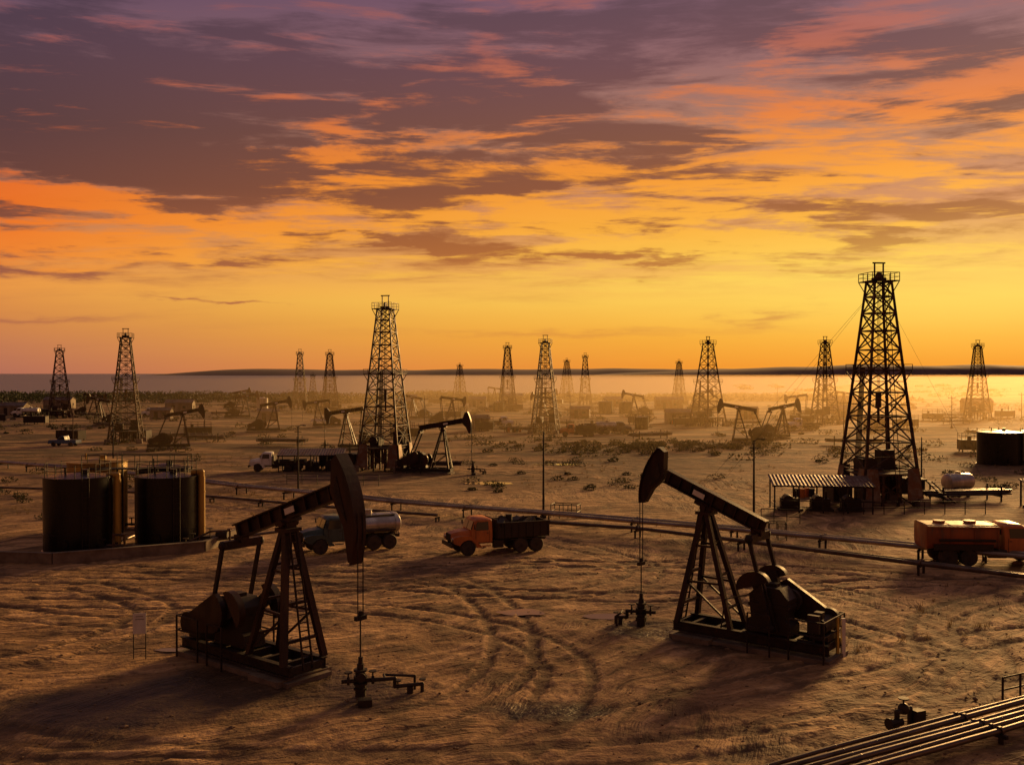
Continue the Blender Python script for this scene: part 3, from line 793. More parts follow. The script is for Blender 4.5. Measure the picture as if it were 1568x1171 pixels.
m.tube([(-26.9, 72, .4), (-26.9, 66.8, .4), (-26.3, 65.6, .4), (-26.3, 65.6, 1.3), (-25.5, 65.4, 1.3), (-25.5, 65.4, .3)], .08, 8)
m.tube([(-22.5, 66.5, .3), (-20.5, 67.5, 1.2), (-19.3, 68, 1.2), (-19.3, 68, .2)], .07, 8)
for p_ in [(-25.5, 65.4, 1.35), (-22, 67, .8), (-19.3, 68, 1.3), (-20.5, 67.5, 1.4)]:
    m.cyl(p_, (p_[0], p_[1], p_[2] + .05), .2, n=12); m.cyl((p_[0], p_[1], .2), p_, .04, n=6)
m.mat('dark_body'); m.box((-20.9, 68.6, .5), (1.1, .6, .5)); m.cyl((-20.4, 68.6, .8), (-19.6, 68.6, .8), .28, n=12)
place('tank_pipework', m.mesh('tank_pipework'), (0, 0, 0))

# ------------------------------------------------------------------ trucks
def wheel(m, x, y, r=.5, w=.28, side=1):
    m.mat('rubber')
    m.lathe((x, y - w / 2, r), (0, 1, 0), [(0, r * .6), (0, r * .9), (w * .15, r), (w * .85, r), (w, r * .9), (w, r * .6)], 22)
    m.mat('dark_body')
    m.cyl((x, y - w * .45, r), (x, y + w * .45, r), r * .6, n=16)
    m.cyl((x, y + side * w * .4, r), (x, y + side * (w * .5 + .03), r), r * .2, n=10)
def truck_parts(paint='orange_paint', cargo='dump', cargo_paint='dark_body'):
    T = {}
    m = MB('dark_body')
    for y in (-.4, .4): m.box((-.1, y, .82), (6.9, .1, .2))
    for x in (-3.3, -2, -.7, .8, 2.2, 3.2): m.box((x, 0, .8), (.12, .8, .12))
    m.cyl((-2.6, -.9, .52), (-2.6, .9, .52), .09); m.cyl((-1.45, -.9, .52), (-1.45, .9, .52), .09); m.cyl((2.35, -.9, .52), (2.35, .9, .52), .08)
    m.cyl((2, 0, .65), (-2.6, 0, .6), .05, n=6)
    m.box((3.5, 0, .72), (.12, 2.2, .24)); m.cyl((-.3, -1.0, .75), (.7, -1.0, .75), .26, n=14); m.box((.2, 1.0, .7), (.7, .35, .5))
    T['chassis'] = m
    m = MB('rubber')
    for y, s_ in ((-.98, -1), (.98, 1)):
        wheel(m, 2.35, y, .52, .3, s_); wheel(m, -1.45, y * .97, .52, .5, s_); wheel(m, -2.6, y * .97, .52, .5, s_)
    T['wheels'] = m
    m = MB(paint)
    def cabsec(x, zb, zt, wb, wt):
        return [(x, -wb, zb), (x, -wb * 1.0, zb + (zt - zb) * .5), (x, -wt, zt - .1), (x, -wt * .85, zt), (x, wt * .85, zt), (x, wt, zt - .1), (x, wb * 1.0, zb + (zt - zb) * .5), (x, wb, zb)]
    def loft(secs):
        n = len(secs[0]); vs = [p for s_ in secs for p in s_]; fs = []
        for k_ in range(len(secs) - 1):
            for i in range(n):
                j = (i + 1) % n; fs.append((k_ * n + i, k_ * n + j, (k_ + 1) * n + j, (k_ + 1) * n + i))
        fs.append(tuple(range(n - 1, -1, -1))); fs.append(tuple(range((len(secs) - 1) * n, len(secs) * n)))
        m.add(vs, fs)
    loft([cabsec(.62, .85, 2.38, 1.06, .95), cabsec(.75, .82, 2.46, 1.08, .98), cabsec(1.65, .82, 2.46, 1.08, .95), cabsec(1.85, .82, 2.36, 1.08, .92), cabsec(2.08, .82, 1.72, 1.06, .95)])
    loft([cabsec(2.0, .95, 1.68, .78, .72), cabsec(2.7, .95, 1.62, .68, .62), cabsec(3.3, .95, 1.5, .6, .54), cabsec(3.42, .98, 1.42, .57, .5)])
    for s_ in (-1, 1):
        f = [(2.95, .72), (3.3, .85), (3.42, 1.1), (3.35, 1.28), (2.9, 1.36), (2.2, 1.34), (1.85, 1.12), (1.6, .8), (1.4, .62), (1.4, .52), (1.75, .52), (1.85, .8), (2.05, 1.02), (2.35, 1.1), (2.65, 1.02), (2.85, .85)]
        y0 = .58 if s_ > 0 else -1.14
        m.xz(f, y0, y0 + .56)
        m.box((1.05, s_ * 1.1, .62), (.6, .14, .06))
        m.mat('chrome'); m.cyl((3.36, s_ * .85, 1.1), (3.47, s_ * .85, 1.1), .13, n=14); m.mat(paint)
        m.mat('rusty_steel'); m.tube([(1.9, s_ * 1.0, 1.75), (2.0, s_ * 1.35, 1.85), (2.0, s_ * 1.35, 2.1)], .02, 5); m.box((2.0, s_ * 1.36, 1.98), (.04, .18, .3)); m.mat(paint)
        m.mat('dark_body'); 
        for xx in (.82, 1.82): m.box((xx, s_ * 1.085, 1.25), (.02, .02, .8))
        m.box((1.32, s_ * 1.085, .86), (1.0, .02, .02)); m.box((.95, s_ * 1.1, 1.5), (.14, .04, .03)); m.mat(paint)
    m.mat('dark_body')
    for i in range(7): m.box((3.44, -.42 + i * .14, 1.18), (.05, .06, .42))
    m.box((3.43, 0, 1.2), (.03, 1.0, .5))
    T['cab'] = m
    m = MB('glass')
    for s_ in (-1, 1):
        m.prism([(.9, s_ * 1.06, 1.68), (1.84, s_ * 1.06, 1.68), (1.72, s_ * 1.0, 2.24), (.9, s_ * 1.0, 2.24)], (0, s_ * .025, 0))
        m.prism([(2.105, s_ * .05, 1.74), (2.105, s_ * .9, 1.74), (1.895, s_ * .84, 2.27), (1.895, s_ * .05, 2.27)], (.03, 0, .01))
    m.box((.605, 0, 2.0), (.03, 1.1, .35))
    T['windows'] = m
    m = MB(cargo_paint)
    if cargo == 'tank':
        n = 26; secs = []
        for x, k_ in ((-3.5, .82), (-3.42, .95), (-3.3, 1), (.25, 1), (.38, .95), (.46, .82)):
            secs.append([(x, 1.12 * k_ * math.cos(2 * math.pi * i / n), 1.72 + .72 * k_ * math.sin(2 * math.pi * i / n)) for i in range(n)])
        loft(secs)
        for x in (-3.1, -1.9, -.7, .15):
            loft([[(x + d, 1.14 * math.cos(2 * math.pi * i / n), 1.72 + .74 * math.sin(2 * math.pi * i / n)) for i in range(n)] for d in (0, .06)])
        m.cyl((-1.3, 0, 2.35), (-1.3, 0, 2.68), .33, n=16); m.cyl((-1.3, 0, 2.68), (-1.3, 0, 2.73), .36, n=16)
        m.mat('dark_body'); m.box((-1.5, .62, 2.35), (3.2, .3, .04)); m.box((-1.5, -.62, 2.35), (3.2, .3, .04))
        for y in (-1.12, 1.12): m.cyl((-3.0, y, 1.35), (0, y, 1.35), .07, n=8)
        for x in (-2.9, -1.5, -.1): m.box((x, 0, 1.08), (.16, 1.5, .4))
        for y in (-.2, .2): m.beam((-3.55, y, .8), (-3.55, y, 2.3), .04)
        for i in range(5): m.beam((-3.55, -.2, .95 + i * .3), (-3.55, .2, .95 + i * .3), .035)
    elif cargo == 'dump':
        m.box((-1.6, 0, 1.12), (3.9, 2.3, .12))
        for y in (-1.15, 1.15):
            m.box((-1.6, y, 1.6), (3.9, .06, .95))
            for i in range(8): m.box((-3.45 + i * .53, y * 1.04, 1.6), (.09, .08, .98))
            m.box((-1.6, y * 1.03, 2.1), (3.95, .12, .08))
        m.box((-3.53, 0, 1.6), (.06, 2.3, .95)); m.box((.36, 0, 1.75), (.06, 2.3, 1.25))
        m.mat('dark_body')
        for i in range(16):
            m.box((-3 + RND.random() * 2.9, -.8 + RND.random() * 1.6, 1.95 + RND.random() * .15), (.3 + RND.random() * .9, .3 + RND.random() * .5, .15 + RND.random() * .25), RND.random() * 3, RND.random() * .5, RND.random() * .5)
        m.cyl((-.9, .2, 2.0), (-.9, .2, 2.55), .24, n=10); m.ball((-.4, .1, 2.2), .3)
        for y in (-.95, .95): m.box((-2.0, y, .95), (2.6, .4, .05))
    elif cargo == 'flat':
        m.mat('wood'); m.box((-1.6, 0, 1.12), (3.9, 2.3, .12)); m.mat(cargo_paint)
        for y in (-1.15, 1.15): m.box((-1.6, y, 1.28), (3.9, .05, .3))
        m.box((.36, 0, 1.6), (.08, 2.2, .9))
        for i in range(9): m.cyl((-3.4, -.8 + i * .2, 1.27), (.2, -.8 + i * .2, 1.27), .08, n=8)
    elif cargo == 'boxtank':
        n = 28; secs = []
        def se(k_, i): 
            c_, s_ = math.cos(2 * math.pi * i / n), math.sin(2 * math.pi * i / n)
            return (1.15 * k_ * math.copysign(abs(c_) ** .3, c_), 1.7 + .72 * k_ * math.copysign(abs(s_) ** .3, s_))
        for x, k_ in ((-3.9, .95), (-3.87, 1), (.27, 1), (.3, .95)):
            secs.append([(x, *se(k_, i)) for i in range(n)])
        loft(secs)
        for x in (-3.85, -2.5, -1.15, .18): loft([[(x + d, *se(1.03, i)) for i in range(n)] for d in (0, .08)])
        m.box((-1.8, 1.17, 2.3), (4.1, .08, .12)); m.box((-1.8, -1.17, 2.3), (4.1, .08, .12))
        for x in (-2.8, -1.0): m.cyl((x, 0, 2.4), (x, 0, 2.56), .35, n=14)
        m.mat('dark_body'); m.box((-1.7, 0, 1.0), (3.8, 1.2, .2)); m.box((-1.8, 1.25, 1.15), (3.4, .1, .35)); m.box((-1.8, -1.25, 1.15), (3.4, .1, .35))
        m.cyl((-3.2, -1.3, 1.55), (0, -1.3, 1.55), .08, n=8)
    T['cargo_body'] = m
    return {k_: v_.mesh(k_) for k_, v_ in T.items()}
def put_truck(name, x, y, hd, parts, sc=1.0):
    group(name, parts, (x, y, gh(x, y) + .01), rad(hd), sc)
TK = truck_parts('teal_paint', 'tank', 'silver_paint')
DT = truck_parts('orange_paint', 'dump', 'dark_body')
OT = truck_parts('orange_paint', 'boxtank', 'tank_orange')
FT = truck_parts('white_paint', 'flat', 'dark_body')
WT = truck_parts('white_paint', 'tank', 'white_paint')
put_truck('tanker_truck', -11.0, 67.2, 207, TK, .97)
put_truck('dump_truck', -1.1, 66.8, 201, DT, .97)
put_truck('tanker_truck', 29.9, 62.6, -4, OT, 1.05)
put_truck('flatbed_truck', -28.5, 121, 185, FT, .95)
put_truck('dump_truck', 12.5, 190, 178, DT); put_truck('tanker_truck', 20, 196, 5, TK)
put_truck('tanker_truck', -98, 273, 178, WT, 1.0); put_truck('flatbed_truck', -3, 218, 10, FT, .95)
put_truck('flatbed_truck', 60, 205, 185, FT, .95); put_truck('tanker_truck', -128, 262, 182, WT)
def pickup(name, x, y, hd, paint):
    T = {}
    m = MB(paint)
    m.xz([(-2.4, .45), (2.3, .45), (2.35, .85), (2.2, 1.0), (.95, 1.06), (-.35, 1.06), (-2.4, 1.02)], -.88, .88)
    m.xz([(.9, 1.05), (.4, 1.62), (-.3, 1.65), (-.5, 1.05)], -.76, .76); T['body'] = m
    m = MB('glass'); 
    for s_ in (-1, 1): m.prism([(.72, s_ * .77, 1.12), (.34, s_ * .77, 1.55), (-.25, s_ * .77, 1.56), (-.38, s_ * .77, 1.12)], (0, s_ * .015, 0))
    m.prism([(.9, -.68, 1.1), (.9, .68, 1.1), (.45, .62, 1.58), (.45, -.62, 1.58)], (.03, 0, .02)); T['windows'] = m
    m = MB('rubber')
    for xx in (-1.45, 1.45):
        for s_ in (-1, 1): wheel(m, xx, s_ * .8, .37, .22, s_)
    T['wheels'] = m
    m = MB('dark_body'); m.box((2.38, 0, .5), (.1, 1.7, .16)); m.box((-2.43, 0, .5), (.1, 1.7, .16)); m.box((-1.4, 0, 1.03), (1.7, 1.5, .04)); T['bumpers'] = m
    group(name, {k_: v_.mesh(k_) for k_, v_ in T.items()}, (x, y, gh(x, y)), rad(hd))
pickup('pickup_truck', -73.3, 163, 175, 'blue_paint')
pickup('pickup_truck', -45, 235, 10, 'white_paint'); pickup('pickup_truck', 92, 240, 170, 'white_paint'); pickup('pickup_truck', -8, 232, 5, 'white_paint')
m = MB('silver_paint')
m.lathe((-1.5, 0, 1.4), (1, 0, 0), [(0, .5), (.1, .75), (.25, .82), (2.75, .82), (2.9, .75), (3.0, .5)], 22)
m.cyl((0, 0, 2.1), (0, 0, 2.4), .25, n=12); m.mat('dark_body')
m.box((0, 0, .62), (3.4, 1.2, .14)); m.beam((1.6, 0, .6), (3.0, 0, .45), .12); m.box((1, 0, .85), (.15, 1.3, .4)); m.box((-1, 0, .85), (.15, 1.3, .4))
for xx in (-.6, .5):
    for s_ in (-1, 1): wheel(m, xx, s_ * .75, .42, .24, s_)
place('tank_trailer', m.mesh('tank_trailer'), (43.5, 97, gh(43.5, 97)), rad(20))

# ------------------------------------------------------------------ pipelines
def pipeline(name, pts, offs, r, z, matn='pipe_bright', step=6.0, n=10):
    m = MB(matn)
    P_ = [Vector((p_[0], p_[1], 0)) for p_ in pts]
    dense = []
    for a_, b_ in zip(P_[:-1], P_[1:]):
        k_ = max(int((b_ - a_).length / step), 1)
        for i in range(k_): dense.append(a_.lerp(b_, i / k_))
    dense.append(P_[-1])
    for idx, o in enumerate(offs):
        pp = []
        for i, d_ in enumerate(dense):
            a_ = dense[max(i - 1, 0)]; b_ = dense[min(i + 1, len(dense) - 1)]
            t_ = (b_ - a_).normalized(); nrm = Vector((-t_.y, t_.x, 0))
            q_ = d_ + nrm * o
            pp.append((q_.x, q_.y, gh(d_.x, d_.y) + z + .03 * math.sin(i * 1.7 + idx * 2)))
        rr = r * (1 if idx % 2 == 0 else .72)
        m.mat(matn if idx % 2 == 0 else 'pipe_steel'); m.tube(pp, rr, n)
        for i in range(1, len(pp) - 1, 2): m.cyl(Vector(pp[i]), Vector(pp[i]) + (Vector(pp[i + 1]) - Vector(pp[i])).normalized() * .1, rr * 1.5, n=n)
    m.mat('concrete')
    w = max(offs) - min(offs) + .6; oc = (max(offs) + min(offs)) / 2
    for i, d_ in enumerate(dense):
        a_ = dense[max(i - 1, 0)]; b_ = dense[min(i + 1, len(dense) - 1)]; t_ = (b_ - a_).normalized(); nrm = Vector((-t_.y, t_.x, 0))
        q_ = d_ + nrm * oc; g0 = gh(d_.x, d_.y)
        m.mat('rusty_steel'); m.beam(tuple(q_ - nrm * w / 2 + Vector((0, 0, g0 + z - r - .06))), tuple(q_ + nrm * w / 2 + Vector((0, 0, g0 + z - r - .06))), .12)
        for s_ in (-1, 1):
            e_ = q_ + nrm * s_ * w * .4; m.beam((e_.x, e_.y, g0 - .2), (e_.x, e_.y, g0 + z - r), .12)
    place(name, m.mesh(name), (0, 0, 0))
pipeline('pipeline', [(-90, 134), (-63.6, 123.6), (-32.6, 102), (-10.3, 86), (2.4, 78.6), (15.7, 71), (26, 63.5), (36, 57), (60, 45)], [0, .5, .95], .15, .85)
pipeline('pipeline', [(1.5, 75.5), (9, 72), (15.3, 66.8), (24.2, 59), (28.5, 54.8), (40, 46)], [0, .45], .13, .7, 'pipe_steel')
pipeline('pipeline', [(-75, 104), (-45, 98), (-33, 95), (-12, 83), (-6, 80)], [0], .12, .5, 'pipe_steel')
pipeline('pipeline', [(30, 63), (45, 58.5), (70, 50)], [0, .5], .13, .5)
pipeline('pipeline', [(2.5, 24.5), (10.8, 29.3), (20.8, 35.1), (32, 41.6)], [0, .3, .62, .95, 1.3, 1.6], .1, .4, 'pipe_steel', 4.0, 14)
m = MB('dark_body')
m.tube([(0, 0, 0), (0, 0, .55), (.7, .1, .55), (.7, .1, 0)], .09, 10); m.ball((.35, .05, .6), .2); m.cyl((.35, .05, .6), (.35, .05, .95), .03, n=6); m.cyl((.35, .05, .93), (.35, .05, .97), .18, n=12)
m.box((.95, 0, .25), (.4, .35, .5)); m.cyl((-.35, 0, .2), (.2, 0, .2), .14, n=12); m.cyl((-.38, 0, .2), (-.3, 0, .2), .2, n=12)
place('pipe_valve', m.mesh('pipe_valve'), (13.0, 33.5, gh(13, 33.5)), rad(25))
def railing(x, y, rz, L, h=1.1, posts=4, wide=0):
    m = MB('rusty_steel')
    for yy in ((0, wide) if wide else (0,)):
        for i in range(posts): m.beam((L * i / (posts - 1), yy, -.1), (L * i / (posts - 1), yy, h), .06)
        for z in (h * .5, h): m.cyl((0, yy, z), (L, yy, z), .035, n=6)
    if wide:
        for xx in (0, L):
            for z in (h * .5, h): m.cyl((xx, 0, z), (xx, wide, z), .035, n=6)
    place('pipe_railing', m.mesh('pipe_railing'), (x, y, gh(x, y)), rz)
railing(17.9, 36.2, rad(28), 3.0, .9, 4)
railing(3.2, 82, rad(-18), 2.2, 1.1, 4, 1.2); railing(17.9, 71.5, rad(-10), 1.8, 1.2, 4, 1)
railing(-24, 106, rad(-6), 10, 1.1, 7); railing(28, 84, 0, 12, 1.1, 8); railing(20, 79.8, rad(-20), 3, 1.1, 4)

# ------------------------------------------------------------------ poles
def pole(name, x, y, h, kind='lamp'):
    m = MB('wood' if kind == 'utility' else 'rusty_steel')
    m.cyl((0, 0, -.3), (0, 0, h), .11, .06, n=8)
    if kind == 'lamp':
        m.tube([(0, 0, h - .1), (.25, 0, h + .1), (.6, 0, h + .1)], .03, 6); m.box((.65, 0, h + .06), (.35, .2, .1), taper=.7)
        m.beam((-.35, 0, h - .6), (.35, 0, h - .6), .06)
    elif kind == 'utility':
        m.beam((-.8, 0, h - .5), (.8, 0, h - .5), .1)
        for xx in (-.7, 0, .7): m.cyl((xx, 0, h - .45), (xx, 0, h - .25), .04, n=6)
    m.box((0, 0, .1), (.5, .5, .4), taper=.8)
    place(name, m.mesh(name), (x, y, gh(x, y)))
pole('lamp_post', 2.6, 82, 7.1, 'plain'); pole('lamp_post', 18.0, 74, 7.0); pole('lamp_post', -21.5, 100, 6.6); pole('lamp_post', -44.5, 111, 6.5)
pole('lamp_post', 45.7, 111, 4.8, 'plain'); pole('utility_pole', -75, 170, 6.5, 'utility')
for a_ in [(60, 180), (95, 215), (128, 250), (-18, 205), (14, 240), (-98, 190), (50, 300), (88, 330), (-35, 300), (150, 270), (110, 200)]: pole('utility_pole', a_[0], a_[1], 7, 'utility')

m = MB('rusty_steel')
for s_ in (-.24, .24): m.beam((s_, 0, -.1), (s_, 0, 1.95), .04)
m.beam((-.24, 0, .45), (.24, 0, .45), .035)
m.mat('white_paint'); m.box((0, -.035, 1.5), (.52, .025, .86)); m.mat('dark_body'); 
for z, w in ((1.8, .3), (1.68, .36)): m.box((0, -.052, z), (w, .006, .02))
place('notice_sign', m.mesh('notice_sign'), (-15.6, 41.6, gh(-15.6, 41.6)), rad(15))
m = MB('yellow_paint')
m.box((-.12, 0, .85), (.1, .12, 1.7)); m.mat('white_paint'); m.box((.13, 0, .82), (.16, .14, 1.62)); m.mat('rusty_steel'); m.beam((-.12, 0, 1.3), (.13, 0, 1.3), .05); m.beam((-.12, 0, .5), (.13, 0, .5), .05)
place('marker_post', m.mesh('marker_post'), (13.85, 41.9, gh(13.85, 41.9)), rad(10))

# ------------------------------------------------------------------ sheds
def canopy(x, y, rz, L, W, h):
    T = {}
    m = MB('corrugated'); n = int(L / .16)
    vs = []
    for i in range(n + 1):
        xx = -L / 2 + L * i / n; z = .03 * (1 if i % 2 else -1)
        vs += [(xx, -W / 2, h - .35 + z), (xx, W / 2, h + .2 + z)]
    m.add(vs, [(2 * i, 2 * i + 2, 2 * i + 3, 2 * i + 1) for i in range(n)]); T['roof'] = m
    m = MB('rusty_steel'); k_ = 5
    for i in range(k_):
        xx = -L / 2 + .2 + (L - .4) * i / (k_ - 1)
        m.beam((xx, -W / 2 + .2, -.2), (xx, -W / 2 + .2, h - .38), .12); m.beam((xx, W / 2 - .2, -.2), (xx, W / 2 - .2, h + .1), .12)
        m.beam((xx, -W / 2, h - .42), (xx, W / 2, h + .12), .1)
    m.beam((-L / 2, -W / 2 + .2, h - .45), (L / 2, -W / 2 + .2, h - .45), .12); m.beam((-L / 2, -W / 2 + .2, 1.0), (L / 2, -W / 2 + .2, 1.0), .06); m.beam((-L / 2, -W / 2 + .2, .5), (L / 2, -W / 2 + .2, .5), .05)
    T['frame'] = m
    m = MB('dark_body')
    for xx in (-L * .3, 0, L * .3):
        m.box((xx, .1, .6), (1.6, 1.1, .9)); m.cyl((xx - .2, -.7, .9), (xx - .2, .7, .9), .45, n=14); m.cyl((xx + .5, 0, 1.0), (xx + .5, 0, 1.7), .08, n=8); m.box((xx, 0, .1), (2.1, 1.4, .2))
    T['pump_engines'] = m
    group('equipment_canopy', {a_: b_.mesh(a_) for a_, b_ in T.items()}, (x, y, gh(x, y)), rz)
canopy(26.8, 86.5, rad(-8), 8.5, 3.8, 2.7)
canopy(-24.3, 121, rad(4), 8, 3.5, 2.4)
canopy(48, 88, rad(6), 5, 3, 2.2)
def shed(x, y, rz, L, W, h, matn='shed_wall'):
    T = {}
    m = MB(matn); m.prism([(-L / 2, -W / 2, -.1), (-L / 2, W / 2, -.1), (-L / 2, W / 2, h), (-L / 2, 0, h + W * .22), (-L / 2, -W / 2, h)], (L, 0, 0)); T['walls'] = m
    m = MB('corrugated')
    for s_ in (-1, 1):
        m.prism([(-L / 2 - .2, s_ * (W / 2 + .2), h - .05), (-L / 2 - .2, 0, h + W * .22 + .05), (-L / 2 - .2, 0, h + W * .22 + .1), (-L / 2 - .2, s_ * (W / 2 + .2), h)], (L + .4, 0, 0))
    T['roof'] = m
    m = MB('dark_body'); m.box((-L * .2, -W / 2 - .01, 1.0), (.95, .06, 2.1)); T['door'] = m
    m = MB('glass'); m.box((L * .2, -W / 2 - .01, 1.5), (.9, .05, .8)); m.box((L / 2 + .01, 0, 1.5), (.05, .9, .8)); T['window'] = m
    group('metal_shed', {a_: b_.mesh(a_) for a_, b_ in T.items()}, (x, y, gh(x, y)), rz)
for a_ in [(-6.7, 207, 10, 3.6, 3, 2.5), (40, 240, 0, 6, 3.5, 2.6), (-100, 300, 5, 8, 4, 2.8), (88, 262, -5, 7, 4, 2.6), (52, 330, 0, 9, 4, 3), (-36, 330, 6, 7, 4, 2.7), (110, 330, 3, 10, 5, 3), (-135, 270, 0, 7, 4, 2.6), (75, 205, 8, 4, 3, 2.3), (0, 380, 0, 8, 4, 3), (-60, 245, 12, 5, 3, 2.4), (140, 300, -6, 8, 5, 3), (-32, 230, 5, 4, 3, 2.2), (18, 262, -8, 5, 3, 2.4), (-88, 250, 4, 5, 3, 2.4), (62, 262, 5, 5, 3, 2.5), (-12, 350, 0, 6, 4, 2.6), (35, 345, 4, 6, 4, 2.6), (-150, 330, 0, 9, 4, 3), (-40, 380, 8, 7, 4, 3)]:
    shed(a_[0], a_[1], rad(a_[2]), a_[3], a_[4], a_[5], 'shed_wall' if RND.random() < .6 else 'corrugated')
def pipe_rack_mesh(seed):
    rnd = random.Random(seed); m = MB('rusty_steel')
    for xx in (-3, 3):
        for yy in (-1, 1): m.beam((xx, yy, -.2), (xx, yy, 1.5), .12)
        m.beam((xx, -1.1, .5), (xx, 1.1, .5), .14)
    m.mat('pipe_steel')
    for row in range(3):
        for i in range(9 - row):
            o = rnd.uniform(-.5, .5); m.cyl((-4 + o, -.82 + i * .2 + row * .1, .66 + row * .17), (4 + o, -.82 + i * .2 + row * .1, .66 + row * .17), .09, n=6)
    return m.mesh('pipe_rack')
def mud_tank_mesh():
    m = MB('dark_body'); m.box((0, 0, 1.1), (5, 2, 1.5))
    for i in range(8):
        for s_ in (-1, 1): m.box((-2.3 + i * .66, s_ * 1.03, 1.1), (.1, .07, 1.5))
    for xx in (-2.2, 0, 2.2):
        for yy in (-.8, .8): m.beam((xx, yy, -.2), (xx, yy, .4), .16)
    m.mat('rusty_steel')
    for s_ in (-1, 1):
        for i in range(5): m.beam((-2.4 + i * 1.2, s_, 1.85), (-2.4 + i * 1.2, s_, 2.8), .05)
        for z in (2.35, 2.8): m.beam((-2.4, s_, z), (2.4, s_, z), .05)
    m.cyl((-1, 0, 1.85), (-1, 0, 2.4), .3, n=10); m.cyl((1.2, 0, 1.85), (1.2, 0, 3.2), .06, n=6)
    return m.mesh('mud_tank')
def drums_mesh(seed):
    rnd = random.Random(seed); m = MB('rusty_steel')
    for i in range(7):
        m.mat(rnd.choice(['rusty_steel', 'blue_paint', 'orange_paint', 'dark_body'])); x, y = rnd.uniform(-1.5, 1.5), rnd.uniform(-1, 1)
        m.lathe((x, y, 0), (0, 0, 1), [(0, .28), (.28, .28), (.3, .3), (.32, .28), (.58, .28), (.6, .3), (.62, .28), (.88, .28), (.88, .25)], 14)
    return m.mesh('oil_drums')
RK = [pipe_rack_mesh(1), pipe_rack_mesh(2)]; MT = mud_tank_mesh(); DR = [drums_mesh(1), drums_mesh(2)]
sites = [(33.5, 91), (-15.5, 122), (-67.5, 174), (-118.6, 261), (-54, 295), (-1.4, 305), (6.8, 203), (26.9, 366), (61.4, 366), (43.9, 223), (72, 229), (118.8, 254), (-21, 400), (-69, 324)]
for (x, y) in sites:
    for k_ in range(5 if y > 150 else 3):
        a_ = RND.uniform(0, 6.28); d_ = RND.uniform(5, 14); xx, yy = x + d_ * math.cos(a_), y + abs(d_ * math.sin(a_)) * (.4 if y < 130 else 1)
        if abs(xx - 30) < 12 and yy < 92: yy = 97
        z = gh(xx, yy); rz = RND.uniform(-.4, .4)
        if k_ in (0, 3): place('pipe_rack', RND.choice(RK), (xx, yy, z), rz)
        elif k_ in (1, 4): place('mud_tank', MT, (xx, yy, z), rz)
        else: place('oil_drums', RND.choice(DR), (xx, yy, z), rz)
for a_ in [(-38, 165), (-20, 185), (55, 160), (25, 180), (90, 190), (-85, 215), (70, 150), (-60, 190), (-110, 230), (-30, 250), (10, 225), (30, 235), (50, 260), (85, 215), (105, 235), (-15, 260), (-80, 280), (60, 300), (20, 300), (-50, 330), (-125, 240)]:
    place(*[('pipe_rack', RK[0]), ('mud_tank', MT)][RND.randrange(2)], (a_[0], a_[1], gh(*a_)), RND.uniform(-.6, .6))
m = MB('rusty_steel')
for p_ in [(20, 104), (48, 100), (24, 112)]: m.cyl((33.5, 91, 20), (p_[0], p_[1], 0), .012, n=4)
place('guy_wires', m.mesh('guy_wires'), (0, 0, 0))

# ------------------------------------------------------------------ vegetation
def leaf_mass(name, clumps, matn, leaf, per, seed):
    rs = np.random.RandomState(seed); V = []; 
    for (x, y, z, rx, ry, rz) in clumps:
        n = per
        d = rs.normal(size=(n, 3)); d /= np.linalg.norm(d, axis=1)[:, None]
        rr = rs.uniform(.45, 1.0, (n, 1)) ** .6
        lump = 1 + .25 * np.sin(d[:, :1] * 5 + x) * np.cos(d[:, 1:2] * 4 + y)
        c_ = np.array([x, y, z]) + d * rr * lump * np.array([rx, ry, rz]); c_[:, 2] = np.maximum(c_[:, 2], z - rz * .5)
        a_ = rs.normal(size=(n, 3)); a_ /= np.linalg.norm(a_, axis=1)[:, None]
        b_ = np.cross(a_, rs.normal(size=(n, 3))); b_ /= np.linalg.norm(b_, axis=1)[:, None]
        s_ = leaf * rs.uniform(.6, 1.3, (n, 1))
        q_ = np.stack([c_ - a_ * s_, c_ - b_ * s_ * .5, c_ + a_ * s_, c_ + b_ * s_ * .5], 1)
        V.append(q_.reshape(-1, 3))
    V = np.concatenate(V); nq = len(V) // 4
    me = bpy.data.meshes.new(name); me.from_pydata(V.tolist(), [], [(4 * i, 4 * i + 1, 4 * i + 2, 4 * i + 3) for i in range(nq)])
    me.materials.append(MATS[matn]); place(name, me, (0, 0, 0))
cl = []
for i in range(950):
    x = RND.uniform(-330, 170); y = RND.uniform(370 if x < -50 else 410, 500) + (12 if x < 0 else 0)
    if noise.noise(Vector((x * .02, y * .03, 2))) < -.35: continue
    s_ = RND.uniform(1.1, 2.1) * (1.15 if x < -30 else .85)
    cl.append((x, y, s_ * .55, s_ * RND.uniform(2, 4), s_ * 1.5, s_ * .8))
for i in range(160):
    x = RND.uniform(150, 700); y = RND.uniform(480, 900); s_ = RND.uniform(1.0, 2.2)
    cl.append((x, y, s_ * .4, s_ * 3, s_, s_ * .6))
leaf_mass('distant_tree_line', cl, 'leaf_dark', .5, 80, 3)
cl = []
for i in range(1400):
    x = RND.uniform(-190, 190); y = RND.uniform(130, 420)
    if noise.noise(Vector((x * .025, y * .03, 7))) < .0: continue
    s_ = RND.uniform(.4, 1.4)
    cl.append((x, y, gh(x, y) + s_ * .3, s_ * RND.uniform(1, 2.2), s_, s_ * .6))
for i in range(110):
    x = 22 + RND.gauss(0, 11); y = 156 + RND.gauss(0, 8); s_ = RND.uniform(.5, 1.2); cl.append((x, y, gh(x, y) + s_ * .3, s_ * 1.6, s_, s_ * .6))
leaf_mass('desert_scrub', cl, 'leaf_dry', .2, 75, 5)
cl = []
